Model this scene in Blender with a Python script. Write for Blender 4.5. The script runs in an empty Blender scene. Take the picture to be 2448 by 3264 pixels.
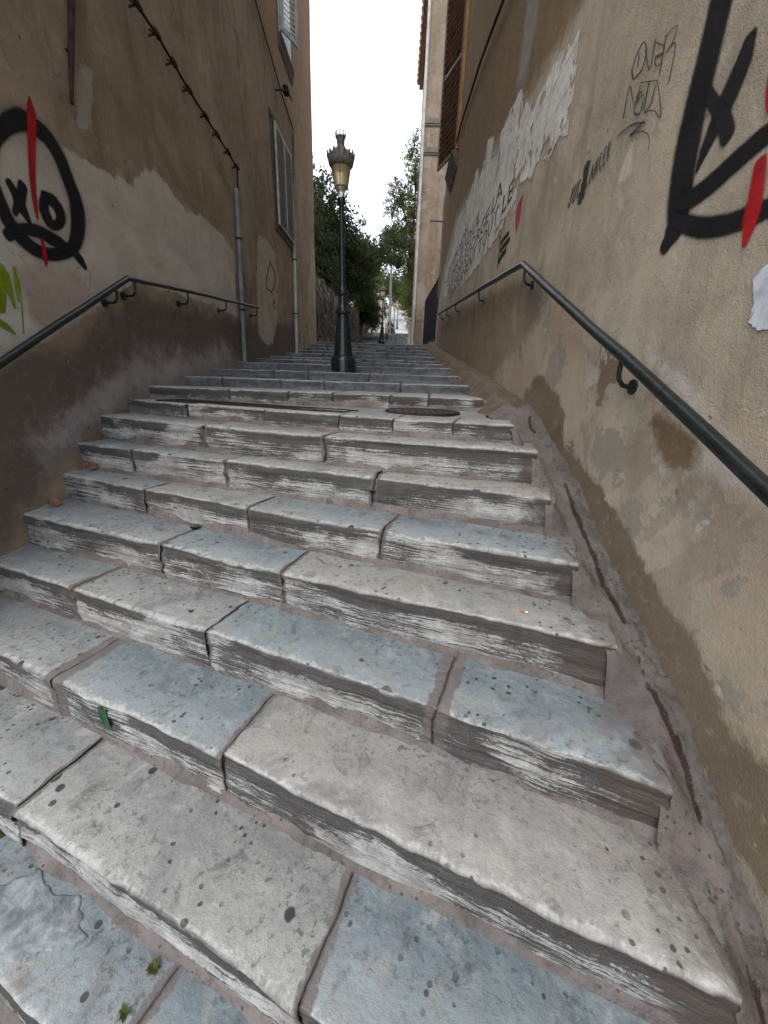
# A steep old alley of worn stone steps between two plastered town houses.
# World: camera at the origin, +Y runs up the alley, +X to the right, +Z up. Metres.
import bpy, bmesh, math, random
import numpy as np
from mathutils import Vector, Matrix

sc = bpy.context.scene
C = sc.collection
random.seed(7)
RNG = np.random.default_rng(11)
LX, RX = -2.45, 1.05          # the planes of the left and the right house wall

# ------------------------------------------------------------------ noise
def _hash(ix, iy, iz):
    h = (ix.astype(np.int64) * 374761393 + iy.astype(np.int64) * 668265263 + iz.astype(np.int64) * 2147483647) & 0xFFFFFFFF
    h = ((h ^ (h >> 13)) * 1274126177) & 0xFFFFFFFF
    h = ((h ^ (h >> 16)) * 2246822519) & 0xFFFFFFFF
    h = h ^ (h >> 15)
    return (h & 0xFFFFFF) / float(0xFFFFFF) * 2 - 1

def vnoise(x, y, z=0.0):
    x, y, z = np.broadcast_arrays(np.asarray(x, float), np.asarray(y, float), np.asarray(z, float))
    fx, fy, fz = np.floor(x), np.floor(y), np.floor(z)
    tx, ty, tz = x - fx, y - fy, z - fz
    tx, ty, tz = [t * t * t * (t * (t * 6 - 15) + 10) for t in (tx, ty, tz)]
    r = 0
    for a in (0, 1):
        for b in (0, 1):
            for c in (0, 1):
                w = (tx if a else 1 - tx) * (ty if b else 1 - ty) * (tz if c else 1 - tz)
                r = r + w * _hash(fx + a, fy + b, fz + c)
    return r

def fbm(x, y, z=0.0, o=4):
    r = 0; a = 1.0; s = 1.0
    for i in range(o):
        r = r + a * vnoise(np.asarray(x) * s + 17.3 * i, np.asarray(y) * s + 5.1 * i, np.asarray(z) * s + 9.7 * i)
        a *= .5; s *= 2.03
    return r

# ------------------------------------------------------------------ objects
def put(o, parent=None, label=None, cat=None, group=None, kind=None):
    C.objects.link(o)
    if parent is not None: o.parent = parent
    if label: o['label'] = label
    if cat: o['category'] = cat
    if group: o['group'] = group
    if kind: o['kind'] = kind
    return o

def empty(name, loc=(0, 0, 0), label=None, cat=None, group=None, kind=None, rz=0, parent=None):
    o = bpy.data.objects.new(name, None)
    o.location = loc; o.rotation_euler = (0, 0, rz); o.empty_display_size = .1
    return put(o, parent, label, cat, group, kind)

def meshobj(name, V, F, mat, parent=None, smooth=True, attrs=None, **kw):
    m = bpy.data.meshes.new(name)
    m.from_pydata([tuple(map(float, v)) for v in V], [], [tuple(map(int, f)) for f in F])
    for k, a in (attrs or {}).items():
        a = np.asarray(a, float)
        if a.ndim == 1:
            m.attributes.new(k, 'FLOAT', 'POINT').data.foreach_set('value', a.astype(np.float32))
        else:
            m.attributes.new(k, 'FLOAT_VECTOR', 'POINT').data.foreach_set('vector', a.astype(np.float32).ravel())
    if smooth: m.polygons.foreach_set('use_smooth', [True] * len(m.polygons))
    if mat is not None:
        for mm in (mat if isinstance(mat, (list, tuple)) else [mat]): m.materials.append(mm)
    m.update()
    return put(bpy.data.objects.new(name, m), parent, **kw)

class MB:
    """collects boxes, tubes, lathes and grids into one mesh"""
    def __init__(s): s.V = []; s.F = []
    def add(s, V, F):
        n = len(s.V); s.V += [tuple(v) for v in V]; s.F += [tuple(i + n for i in f) for f in F]; return s
    def box(s, x0, x1, y0, y1, z0, z1):
        V = [(x0, y0, z0), (x1, y0, z0), (x1, y1, z0), (x0, y1, z0), (x0, y0, z1), (x1, y0, z1), (x1, y1, z1), (x0, y1, z1)]
        return s.add(V, [(0, 3, 2, 1), (4, 5, 6, 7), (0, 1, 5, 4), (1, 2, 6, 5), (2, 3, 7, 6), (3, 0, 4, 7)])
    def hull8(s, V): return s.add(V, [(0, 3, 2, 1), (4, 5, 6, 7), (0, 1, 5, 4), (1, 2, 6, 5), (2, 3, 7, 6), (3, 0, 4, 7)])
    def tube(s, P, r, n=8, flat=1.0, up=(0, 0, 1), cap=True):
        P = [Vector(p) for p in P]; rr = r if isinstance(r, (list, tuple)) else [r] * len(P)
        V = []; up = Vector(up)
        for i, p in enumerate(P):
            t = (P[min(i + 1, len(P) - 1)] - P[max(i - 1, 0)]).normalized()
            a = t.cross(up)
            if a.length < 1e-3: a = t.cross(Vector((1, 0, 0.01)))
            a.normalize(); b = a.cross(t)
            for k in range(n):
                q = 2 * math.pi * k / n
                V.append(p + a * math.cos(q) * rr[i] + b * math.sin(q) * rr[i] * flat)
        F = []
        for i in range(len(P) - 1):
            for k in range(n):
                F.append((i * n + k, i * n + (k + 1) % n, (i + 1) * n + (k + 1) % n, (i + 1) * n + k))
        if cap:
            F.append(tuple(range(n))[::-1]); F.append(tuple(range((len(P) - 1) * n, len(P) * n)))
        return s.add(V, F)
    def lathe(s, prof, n=24, c=(0, 0), cap=True):
        V = []; F = []
        for (r, z) in prof:
            for k in range(n):
                q = 2 * math.pi * k / n; V.append((c[0] + r * math.cos(q), c[1] + r * math.sin(q), z))
        for i in range(len(prof) - 1):
            for k in range(n):
                F.append((i * n + k, i * n + (k + 1) % n, (i + 1) * n + (k + 1) % n, (i + 1) * n + k))
        if cap:
            F.append(tuple(range(n))[::-1]); F.append(tuple(range((len(prof) - 1) * n, len(prof) * n)))
        return s.add(V, F)
    def build(s, name, mat, parent=None, smooth=False, **kw):
        o = meshobj(name, s.V, s.F, mat, parent, smooth, **kw)
        if smooth:
            try: o.data.set_sharp_from_angle(angle=math.radians(40))
            except Exception: pass
        return o

def gridfaces(nu, nv, off=0, flip=False):
    i, j = np.meshgrid(np.arange(nu - 1), np.arange(nv - 1), indexing='ij')
    a = off + i * nv + j
    F = np.stack([a, a + 1, a + nv + 1, a + nv], -1).reshape(-1, 4)
    return F[:, ::-1] if flip else F

def copy_tree(o, parent=None):
    c = o.copy(); C.objects.link(c)
    if parent is not None: c.parent = parent
    for ch in o.children: copy_tree(ch, c)
    return c

# ------------------------------------------------------------------ materials
class NT:
    def __init__(s, name, rough=.85, spec=.3):
        s.m = bpy.data.materials.new(name); s.m.use_nodes = True
        s.t = s.m.node_tree; s.b = s.t.nodes['Principled BSDF']
        s.b.inputs['Roughness'].default_value = rough
        s.b.inputs['Specular IOR Level'].default_value = spec
    def n(s, t, **k):
        x = s.t.nodes.new(t)
        for a, b in k.items(): setattr(x, a, b)
        return x
    def setin(s, sock, v):
        if isinstance(v, bpy.types.NodeSocket): s.t.links.new(v, sock)
        elif isinstance(v, (tuple, list)): sock.default_value = (*v, 1) if len(v) == 3 and sock.type == 'RGBA' else v
        else: sock.default_value = v
    def math(s, op, a, b=0.0, clamp=False):
        x = s.n('ShaderNodeMath', operation=op, use_clamp=clamp); s.setin(x.inputs[0], a); s.setin(x.inputs[1], b); return x.outputs[0]
    def add(s, a, b): return s.math('ADD', a, b)
    def mul(s, a, b): return s.math('MULTIPLY', a, b)
    def mix(s, f, a, b, blend='MIX'):
        x = s.n('ShaderNodeMix', data_type='RGBA', blend_type=blend)
        s.setin(x.inputs[0], f); s.setin(x.inputs[6], a); s.setin(x.inputs[7], b); return x.outputs[2]
    def ramp(s, v, lo, hi, a=0.0, b=1.0):
        x = s.n('ShaderNodeMapRange', interpolation_type='SMOOTHSTEP')
        s.setin(x.inputs[0], v); s.setin(x.inputs[1], lo); s.setin(x.inputs[2], hi); s.setin(x.inputs[3], a); s.setin(x.inputs[4], b); return x.outputs[0]
    def attr(s, name, out='Fac'): return s.n('ShaderNodeAttribute', attribute_name=name).outputs[out]
    def pos(s): return s.n('ShaderNodeNewGeometry').outputs['Position']
    def obj(s): return s.n('ShaderNodeTexCoord').outputs['Object']
    def xyz(s, v):
        x = s.n('ShaderNodeSeparateXYZ'); s.t.links.new(v, x.inputs[0]); return x.outputs
    def comb(s, a, b, c=0.0):
        x = s.n('ShaderNodeCombineXYZ'); s.setin(x.inputs[0], a); s.setin(x.inputs[1], b); s.setin(x.inputs[2], c); return x.outputs[0]
    def scale(s, v, k):
        x = s.n('ShaderNodeVectorMath', operation='MULTIPLY'); s.t.links.new(v, x.inputs[0]); x.inputs[1].default_value = k; return x.outputs[0]
    def noise(s, v, sc_, det=4, rough=.6, dist=0.0):
        x = s.n('ShaderNodeTexNoise'); s.t.links.new(v, x.inputs['Vector'])
        x.inputs['Scale'].default_value = sc_; x.inputs['Detail'].default_value = det
        x.inputs['Roughness'].default_value = rough; x.inputs['Distortion'].default_value = dist
        return x.outputs[0]
    def voro(s, v, sc_, feature='F1', rnd=1.0):
        x = s.n('ShaderNodeTexVoronoi', feature=feature); s.t.links.new(v, x.inputs['Vector'])
        x.inputs['Scale'].default_value = sc_; x.inputs['Randomness'].default_value = rnd
        return x.outputs
    def add_v(s, v, k):
        x = s.n('ShaderNodeVectorMath', operation='ADD'); s.t.links.new(v, x.inputs[0]); x.inputs[1].default_value = (k, k, k); return x.outputs[0]
    def bump(s, h, st=.5, d=.01, normal=None):
        x = s.n('ShaderNodeBump'); x.inputs['Strength'].default_value = st; x.inputs['Distance'].default_value = d
        s.t.links.new(h, x.inputs['Height'])
        if normal is not None: s.t.links.new(normal, x.inputs['Normal'])
        return x.outputs[0]
    def out(s, col=None, rough=None, normal=None):
        if col is not None: s.setin(s.b.inputs['Base Color'], col)
        if rough is not None: s.setin(s.b.inputs['Roughness'], rough)
        if normal is not None: s.t.links.new(normal, s.b.inputs['Normal'])
        return s.m

def plain(name, col, rough=.7, var=.25, sc_=6, metal=0.0, bump=.2, spec=.3):
    g = NT(name, rough, spec); p = g.obj()
    f = g.noise(p, sc_, 5, .65); f2 = g.noise(p, sc_ * 7, 3, .6)
    c = g.mix(g.ramp(f, .3, .7), [x * (1 - var) for x in col], [min(1, x * (1 + var)) for x in col])
    c = g.mix(g.mul(g.ramp(f2, .5, .8), .35), c, [x * .45 for x in col])
    g.b.inputs['Metallic'].default_value = metal
    return g.out(c, g.ramp(f2, .2, .8, rough - .1, min(1, rough + .12)), g.bump(f2, bump, .004))

def stone_mat():
    g = NT('weathered_limestone', .82, .28)
    a = g.xyz(g.attr('suv', 'Vector')); u, v, tone = a[0], a[1], a[2]
    uv = g.comb(u, v, 0.0); P = g.pos()
    n_big = g.noise(uv, 3.2, 5, .62, .6); n_mid = g.noise(uv, 13, 5, .65, .3); n_fine = g.noise(uv, 70, 4, .7); n_grain = g.noise(uv, 260, 2, .6)
    # the tread: slate blue, sea green and warm beige limestone
    cA = g.mix(g.ramp(tone, .2, .8), (.150, .188, .212), (.265, .258, .242))
    cB = g.mix(g.ramp(tone, .1, .9), (.225, .27, .285), (.345, .328, .30))
    tr = g.mix(g.ramp(n_big, .35, .68), cA, cB)
    tr = g.mix(g.mul(g.ramp(n_mid, .48, .70), .5), tr, (.36, .36, .345))
    sp = g.noise(uv, 38, 5, .72, .4); tr = g.mix(g.mul(g.mul(g.ramp(sp, .53, .64), g.ramp(g.noise(uv, 4.2, 4, .6), .42, .62)), .75), tr, (.075, .075, .074))
    tr = g.mix(g.mul(g.ramp(sp, .42, .33), .3), tr, (.42, .42, .40))
    tr = g.mix(g.mul(g.ramp(g.noise(uv, 6.5, 6, .7, 1.2), .55, .72), .6), tr, (.13, .135, .135))
    tr = g.mix(g.mul(g.ramp(n_fine, .52, .72), .42), tr, (.10, .098, .096))
    tr = g.mix(g.mul(g.ramp(n_grain, .62, .8), .3), tr, (.6, .6, .58))
    # nosing polished pale by feet
    pale = g.mix(g.ramp(tone, .2, .8), (.40, .445, .465), (.54, .525, .49))
    ed1 = g.ramp(g.add(v, g.mul(g.add(n_big, -.5), .40)), .22, .0); tr = g.mix(g.mul(ed1, .6), tr, g.mix(g.ramp(n_mid, .35, .65), pale, [x * .8 for x in (.44, .43, .41)]))
    ed = g.ramp(g.add(g.add(v, g.mul(g.add(n_mid, -.5), .10)), g.mul(g.add(sp, -.5), .10)), .022, -.004)
    tr = g.mix(g.mul(ed, .75), tr, g.mix(g.ramp(n_fine, .35, .7), (.60, .59, .565), (.36, .35, .335)))
    # grime in the hollows and brown water stains
    st = g.noise(uv, 1.9, 6, .68, 1.0); tr = g.mix(g.mul(g.ramp(st, .52, .68), .5), tr, (.10, .104, .108)); tr = g.mix(g.mul(g.ramp(st, .44, .34), .35), tr, (.30, .25, .205))
    st2 = g.noise(uv, 7.5, 7, .74, .7); tr = g.mix(g.mul(g.ramp(st2, .55, .66), .55), tr, (.085, .082, .08)); tr = g.mix(g.mul(g.ramp(st2, .43, .33), .4), tr, (.46, .455, .44))
    tr = g.mix(g.mul(g.mul(g.ramp(sp, .53, .64), g.ramp(g.noise(uv, 2.6, 4, .6), .46, .62)), .6), tr, (.085, .083, .082))
    # dirt where the tread meets the next riser
    # pits and old chewing gum
    vo = g.voro(g.comb(g.add(u, g.mul(n_fine, .012)), g.add(v, g.mul(n_grain, .012)), 0.0), 34); pit = g.mul(g.ramp(vo['Distance'], .27, .17), g.ramp(g.xyz(vo['Color'])[0], .55, .58))
    pit = g.mul(pit, g.ramp(g.noise(uv, 1.7, 3, .6), .44, .56))
    vo2 = g.voro(g.comb(g.add(u, g.mul(n_fine, .006)), g.add(v, g.mul(n_mid, .01)), 0.0), 6.2)
    gum = g.mul(g.ramp(g.add(vo2['Distance'], g.mul(n_fine, .05)), .165, .135), g.ramp(g.xyz(vo2['Color'])[1], .56, .58))
    vo3 = g.voro(uv, 11); gum2 = g.mul(g.ramp(g.noise(uv, 1.25, 2, .5), .47, .53), g.mul(g.ramp(g.add(vo3['Distance'], g.mul(n_fine, .06)), .175, .14), g.ramp(g.xyz(vo3['Color'])[2], .5, .52)))
    ist = g.ramp(v, .012, .02)
    tr = g.mix(g.mul(g.math('MAXIMUM', gum, g.mul(gum2, .9)), .92), tr, (.032, .032, .035))
    tr = g.mix(g.mul(pit, .85), tr, (.045, .044, .043))
    # the riser: flaking horizontal layers, black crust over chalky white
    s1 = g.noise(g.comb(g.mul(u, 2.8), g.mul(v, 92), 0.0), 1.0, 7, .72, .2)
    s2 = g.noise(g.comb(g.mul(u, 14), g.mul(v, 150), 3.0), 1.0, 5, .75, .2)
    s3g = g.noise(g.comb(g.mul(u, 85), g.mul(v, 120), 8.0), 1.0, 4, .7)
    r0 = g.noise(uv, 2.1, 3, .5)
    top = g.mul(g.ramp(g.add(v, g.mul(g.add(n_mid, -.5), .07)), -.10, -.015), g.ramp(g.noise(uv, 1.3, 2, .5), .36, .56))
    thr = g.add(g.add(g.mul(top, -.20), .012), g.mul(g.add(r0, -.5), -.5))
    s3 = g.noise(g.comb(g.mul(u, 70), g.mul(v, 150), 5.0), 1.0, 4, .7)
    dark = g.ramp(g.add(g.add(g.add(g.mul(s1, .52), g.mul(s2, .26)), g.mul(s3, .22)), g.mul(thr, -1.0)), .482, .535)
    ri = g.mix(g.ramp(n_mid, .3, .7), (.60, .595, .585), (.37, .358, .345))
    ri = g.mix(g.mul(g.ramp(g.noise(uv, 5, 4, .6), .48, .7), .5), ri, (.24, .2, .175))
    ri = g.mix(g.mul(g.ramp(s2, .52, .66), .5), ri, (.16, .15, .145))
    ri = g.mix(g.mul(g.ramp(s3g, .54, .66), .55), ri, (.13, .12, .115))
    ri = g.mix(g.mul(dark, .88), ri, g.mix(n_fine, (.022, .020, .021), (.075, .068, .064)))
    ri = g.mix(g.mul(g.ramp(n_grain, .55, .75), .35), ri, (.52, .52, .5))
    # the pale and brown mottling of the right-hand stone ends
    px = g.xyz(P)[0]
    endm = g.mul(g.ramp(g.add(g.add(px, g.mul(v, -.25)), g.mul(g.add(n_mid, -.5), .34)), .66, .80), .9)
    ri = g.mix(endm, ri, g.mix(n_fine, (.075, .06, .052), (.13, .108, .095)))
    tr = g.mix(g.mul(g.ramp(g.add(px, g.mul(g.add(n_mid, -.5), .4)), .72, .86), .65), tr, (.14, .12, .108))
    ri = g.mix(g.mul(g.ramp(g.xyz(P)[1], 3.95, 4.3), g.ramp(s1, .66, .5, .35, .85)), ri, g.mix(g.ramp(n_mid, .35, .65), (.085, .098, .118), (.19, .20, .215)))
    isr = g.ramp(v, .004, -.012)
    col = g.mix(isr, tr, ri)
    # mortar smeared flush over the joints between the stones
    jm = g.ramp(g.add(g.add(g.attr('jd'), g.add(g.mul(g.add(n_mid, -.5), .05), g.mul(g.add(n_big, -.48), .06))), g.mul(g.add(n_fine, -.5), .02)), .004, -.004)
    col = g.mix(g.mul(jm, .92), col, g.mix(g.ramp(n_mid, .35, .65), (.15, .132, .124), g.mix(n_fine, (.09, .082, .078), (.27, .245, .23))))
    h_t = g.add(g.add(g.mul(n_fine, .5), g.add(g.mul(n_mid, 1.0), g.mul(sp, .9))), g.add(g.mul(pit, -1.0), g.mul(n_grain, .2)))
    h_r = g.add(g.add(g.mul(s1, 3.0), g.mul(s2, 2.0)), g.add(g.mul(n_grain, .5), g.mul(n_fine, .8)))
    x = g.n('ShaderNodeMix', data_type='FLOAT'); g.setin(x.inputs[0], isr); g.setin(x.inputs[2], h_t); g.setin(x.inputs[3], h_r)
    rough = g.ramp(n_fine, .2, .8, .62, .9)
    return g.out(col, rough, g.bump(x.outputs[0], .85, .006))

def mortar_mat(name='pinkish_mortar', c1=(.115, .101, .095), c2=(.225, .196, .183), dirt=(.055, .049, .047)):
    g = NT(name, .93, .15); P = g.pos()
    n1 = g.noise(P, 5, 5, .65, .4); n2 = g.noise(P, 40, 5, .7); n3 = g.noise(P, 160, 3, .6)
    c = g.mix(g.ramp(n1, .3, .7), c1, c2)
    c = g.mix(g.mul(g.ramp(n2, .5, .72), .65), c, dirt)
    c = g.mix(g.mul(g.ramp(g.noise(P, 9, 6, .75, 1.0), .56, .7), .7), c, dirt)
    c = g.mix(g.mul(g.ramp(n3, .60, .72), .35), c, (.40, .36, .33))
    vb = g.voro(P, 46); c = g.mix(g.mul(g.mul(g.mul(g.ramp(g.add(vb['Distance'], g.mul(n2, .2)), .4, .3), g.ramp(g.xyz(vb['Color'])[0], .6, .64)), g.ramp(n1, .46, .56)), .75), c, (.05, .045, .042))
    return g.out(c, .93, g.bump(g.add(n2, g.mul(n3, .5)), .8, .008))

def sdfmask(g, name, nz, amp=.12, w=.012):
    """ragged-edged patch: the distance to a plaster patch's outline is stored on the wall, noise breaks its edge"""
    return g.ramp(g.add(g.attr(name), g.mul(g.add(nz, -.5), amp)), -w, w)

def wall_mat(name, base, base2, patches, streak, gran=1.0, peel=()):
    g = NT(name, .93, .14); P = g.pos(); xyz = g.xyz(P)
    along = g.add(xyz[1], g.mul(xyz[0], .93)); flat = g.comb(along, xyz[2], 0.0)
    n1 = g.noise(flat, .55, 6, .6, .8); n2 = g.noise(flat, 2.6, 6, .68, .6); n3 = g.noise(flat, 14, 5, .7, .3)
    n4 = g.noise(flat, 75, 4, .65); n5 = g.noise(flat, 240, 2, .6)
    st = g.noise(g.comb(g.mul(along, 3.2), g.mul(xyz[2], .28), 2.0), 1.0, 6, .68, .5)
    edge = g.noise(flat, 5.5, 6, .72, .4)
    c = g.mix(g.ramp(n1, .34, .66), base, base2)
    c = g.mix(g.mul(g.ramp(n2, .47, .7), .5), c, [x * .62 for x in base])
    c = g.mix(g.mul(g.ramp(n2, .5, .3), .32), c, [min(1, x * 1.35) for x in base2])
    c = g.mix(g.mul(g.ramp(st, .48, .68), streak), c, [x * .55 for x in base])
    for (an, col, thr, sc_, op) in peel:
        pn_ = g.noise(flat, sc_, 8, .66, .5)
        pm = g.mul(g.ramp(pn_, thr, thr + .012), op)
        if an: pm = g.mul(pm, g.ramp(g.attr(an), -.12, .08))
        c = g.mix(pm, c, g.mix(g.ramp(n3, .3, .7), [x * .85 for x in col], [x * 1.15 for x in col]))
    for (pn, col, op, amp, w) in patches:
        c = g.mix(g.mul(sdfmask(g, pn, edge, amp, w), op), c, g.mix(g.ramp(n2, .3, .72), [x * .84 for x in col], [x * 1.14 for x in col]))
    c = g.mix(g.mul(g.ramp(n3, .54, .74), .34), c, [x * .5 for x in base])
    c = g.mix(g.mul(g.ramp(n3, .46, .28), .22), c, [min(1, x * 1.5) for x in base2])
    sp = g.voro(flat, 9); chip = g.mul(g.ramp(g.add(sp['Distance'], g.mul(n4, .12)), .17, .11), g.ramp(g.xyz(sp['Color'])[0], .90, .93))
    c = g.mix(g.mul(chip, .75), c, [x * .33 for x in base])
    sp2 = g.voro(flat, 16); lch = g.mul(g.ramp(g.add(sp2['Distance'], g.mul(n4, .15)), .19, .13), g.ramp(g.xyz(sp2['Color'])[1], .94, .96))
    c = g.mix(g.mul(lch, .6), c, (.5, .46, .4))
    c = g.mix(g.mul(g.ramp(n4, .58, .78), .28), c, [x * .55 for x in base])
    c = g.mix(g.mul(g.ramp(n5, .5, .75), .3), c, [x * .6 for x in base])
    h = g.add(g.add(g.mul(n3, 1.4), g.mul(n4, .55 * gran)), g.add(g.mul(n5, .42 * gran), g.mul(chip, -1.4)))
    return g.out(c, .93, g.bump(h, .7, .008))

def paint_mat(name, col, soft=True, op=.97, rough=.75, wide=.55):
    """spray paint: opacity falls off at the edge of the stroke"""
    g = NT(name, rough, .12); P = g.pos()
    e = g.attr('edge'); nz = g.noise(P, 60, 5, .7); nb = g.noise(P, 4, 3, .5)
    a = g.ramp(g.add(e, g.mul(g.add(nz, -.5), .3)), .04 if soft else .2, wide if soft else .45)
    a = g.mul(a, g.ramp(g.noise(P, 210, 2, .5), .22, .34, op - .22, op))
    c = g.mix(g.ramp(nb, .3, .7), [x * .75 for x in col], [x * 1.25 for x in col])
    g.setin(g.b.inputs['Alpha'], a)
    return g.out(c, rough, g.bump(g.noise(P, 75, 4, .65), .6, .006))

M = {}
M['stone'] = stone_mat()
M['mortar'] = mortar_mat()
M['ramp'] = mortar_mat('ramp_mortar', (.125, .105, .10), (.185, .158, .15), (.07, .06, .056))
M['plinth'] = mortar_mat('brown_wall_plinth', (.105, .082, .062), (.165, .13, .10), (.06, .048, .04))
M['foot'] = mortar_mat('rough_wall_foot', (.10, .088, .08), (.18, .158, .145), (.05, .035, .03))
M['crack'] = mortar_mat('broken_red_edge', (.045, .028, .025), (.085, .06, .054), (.025, .018, .017))
M['rail'] = plain('green_black_rail_paint', (.008, .013, .012), .34, .4, 9, 0, .25, .5)
M['iron'] = plain('dark_green_cast_iron', (.006, .016, .018), .27, .4, 12, 0, .18, .6)
M['lamptop'] = plain('weathered_lantern_metal', (.17, .16, .135), .6, .4, 30, 0, .3, .4)
M['rust'] = plain('rusty_iron', (.05, .026, .018), .85, .5, 14, .2, .5, .3)
M['cover'] = plain('rusty_manhole_iron', (.035, .029, .027), .6, .4, 20, .3, .5, .4)
M['greypipe'] = plain('grey_blue_pipe', (.20, .22, .24), .55, .25, 5)
M['whitepipe'] = plain('dirty_white_pipe', (.50, .48, .44), .6, .25, 5)
M['black'] = plain('black_cable', (.012, .011, .011), .7, .3, 10)
M['fence'] = plain('black_fence_metal', (.016, .015, .016), .6, .3, 6)
M['brownshutter'] = plain('faded_brown_shutter', (.15, .08, .045), .7, .4, 8, 0, .4)
M['orangeedge'] = plain('faded_orange_shutter_edge', (.30, .15, .05), .7, .3, 8, 0, .4)
M['greyshutter'] = plain('faded_grey_shutter', (.50, .49, .46), .7, .25, 8, 0, .4)
M['blueshutter'] = plain('chalky_blue_grey_shutter', (.36, .41, .41), .7, .25, 8, 0, .4)
M['darkglass'] = plain('dark_window_glass', (.02, .022, .025), .15, .3, 3, 0, .05, .5)
M['sillshade_frame'] = plain('sill_shade_and_frame_stone', (.10, .085, .07), .85, .3, 8)  # dark tone paints the shadow at two sills; the lower window frame shares it
M['string'] = plain('grey_string_course', (.19, .165, .14), .85, .3, 5)
M['tile'] = plain('weathered_roof_tile', (.33, .19, .12), .8, .35, 7)
M['bark'] = plain('bark', (.07, .052, .038), .9, .4, 18, 0, .9)
M['white'] = plain('white_metal_paint', (.72, .72, .7), .5, .1, 5)
M['concrete'] = plain('pale_concrete', (.34, .32, .29), .85, .25, 4)
M['carpaint'] = plain('white_car_paint', (.75, .77, .78), .3, .05, 4, 0, .02, .5)
M['cork'] = plain('orange_cork_paper', (.55, .2, .05), .8, .2, 60)
M['paperwhite'] = plain('cigarette_paper', (.8, .78, .74), .8, .1, 60)
M['deadleaf'] = plain('dead_leaf', (.20, .10, .05), .8, .4, 30)
def leafmat(name, a, b, trans=.35):
    g = NT(name, .55, .35); P = g.pos()
    c = g.mix(g.ramp(g.noise(P, 1.3, 3, .6), .35, .65), a, b)
    c = g.mix(g.ramp(g.attr('tone'), 0, 1), c, [x * .55 for x in a])
    g.setin(g.b.inputs['Base Color'], c)
    tr = g.n('ShaderNodeBsdfTranslucent'); g.setin(tr.inputs[0], g.mix(.5, c, (.16, .2, .03)))
    mx = g.n('ShaderNodeMixShader'); mx.inputs[0].default_value = trans
    o = g.t.nodes['Material Output']
    g.t.links.new(g.b.outputs[0], mx.inputs[1]); g.t.links.new(tr.outputs[0], mx.inputs[2]); g.t.links.new(mx.outputs[0], o.inputs[0])
    return g.m
M['leafdark'] = leafmat('dark_evergreen_leaf', (.028, .046, .018), (.05, .075, .027), .3)
M['leafolive'] = leafmat('olive_leaf', (.12, .13, .04), (.19, .18, .06), .55)
M['leafbright'] = leafmat('bright_leaf', (.055, .095, .022), (.095, .14, .035), .35)
M['leafmoss'] = leafmat('weed_leaf', (.04, .085, .015), (.07, .12, .03), .3)
# ------------------------------------------------------------------ outlines on the walls, (y, z[, width]) in metres
FACE = [[(3.149,1.51,0.076),(3.236,1.495,0.086),(3.314,1.425,0.091),(3.363,1.307,0.091),(3.398,1.197,0.101),(3.387,1.081,0.102),(3.338,0.952,0.083),(3.253,0.851,0.059),(3.127,0.783,0.054),(3.0,0.753,0.058),(2.894,0.765,0.07),(2.83,0.805,0.078),(2.775,0.864,0.077),(2.753,0.942,0.067),(2.739,0.997,0.064),(2.732,1.07,0.06),(2.754,1.165,0.055),(2.808,1.275,0.053),(2.879,1.366,0.061),(2.964,1.445,0.069),(3.061,1.503,0.085),(3.149,1.51,0.062)],[(2.796,0.827,0.035),(2.869,0.853,0.045),(2.98,0.875,0.058),(3.081,0.867,0.067),(3.169,0.857,0.063),(3.229,0.845,0.041)],[(2.747,0.783,0.048),(2.778,0.809,0.048)],[(2.848,1.081,0.043),(2.869,1.047,0.049),(2.884,1.015,0.065),(2.907,0.953,0.05),(2.935,0.904,0.02)],[(2.939,1.105,0.049),(2.906,1.036,0.049),(2.864,0.976,0.037),(2.834,0.928,0.025)],[(3.115,1.114,0.055),(3.182,1.111,0.072),(3.215,1.066,0.078),(3.202,1.005,0.049),(3.149,0.963,0.042),(3.102,0.972,0.074),(3.078,1.019,0.07),(3.09,1.077,0.052),(3.115,1.114,0.043)],[(3.286,0.83,0.053),(3.328,0.794,0.057),(3.352,0.764,0.035)]]
FACE_RED = [[(3.138,1.65,0.025),(3.135,1.594,0.069),(3.117,1.512,0.074),(3.094,1.428,0.068),(3.061,1.3,0.059),(3.026,1.158,0.05),(3.005,1.02,0.036),(2.999,0.955,0.018)],[(2.996,0.828,0.023),(2.995,0.786,0.041),(2.991,0.722,0.043),(2.987,0.684,0.022)]]
GREEN = [[(2.64,0.577,0.052),(2.616,0.485,0.064),(2.587,0.336,0.023)],[(2.665,0.548,0.038),(2.663,0.462,0.043),(2.667,0.369,0.018)],[(2.735,0.597,0.025),(2.721,0.507,0.029),(2.704,0.409,0.013)],[(2.515,0.273,0.041),(2.576,0.247,0.039),(2.621,0.211,0.018)],[(2.749,0.547,0.008),(2.717,0.37,0.01),(2.685,0.218,0.01)],[(2.583,0.573,0.044),(2.558,0.441,0.046),(2.559,0.345,0.049)]]
SQUIG = [[(3.331,0.763,0.007),(3.258,0.714,0.008),(3.259,0.675,0.011),(3.329,0.675,0.013),(3.289,0.618,0.012),(3.343,0.596,0.008),(3.404,0.724,0.012),(3.362,0.747,0.011)]]
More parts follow.
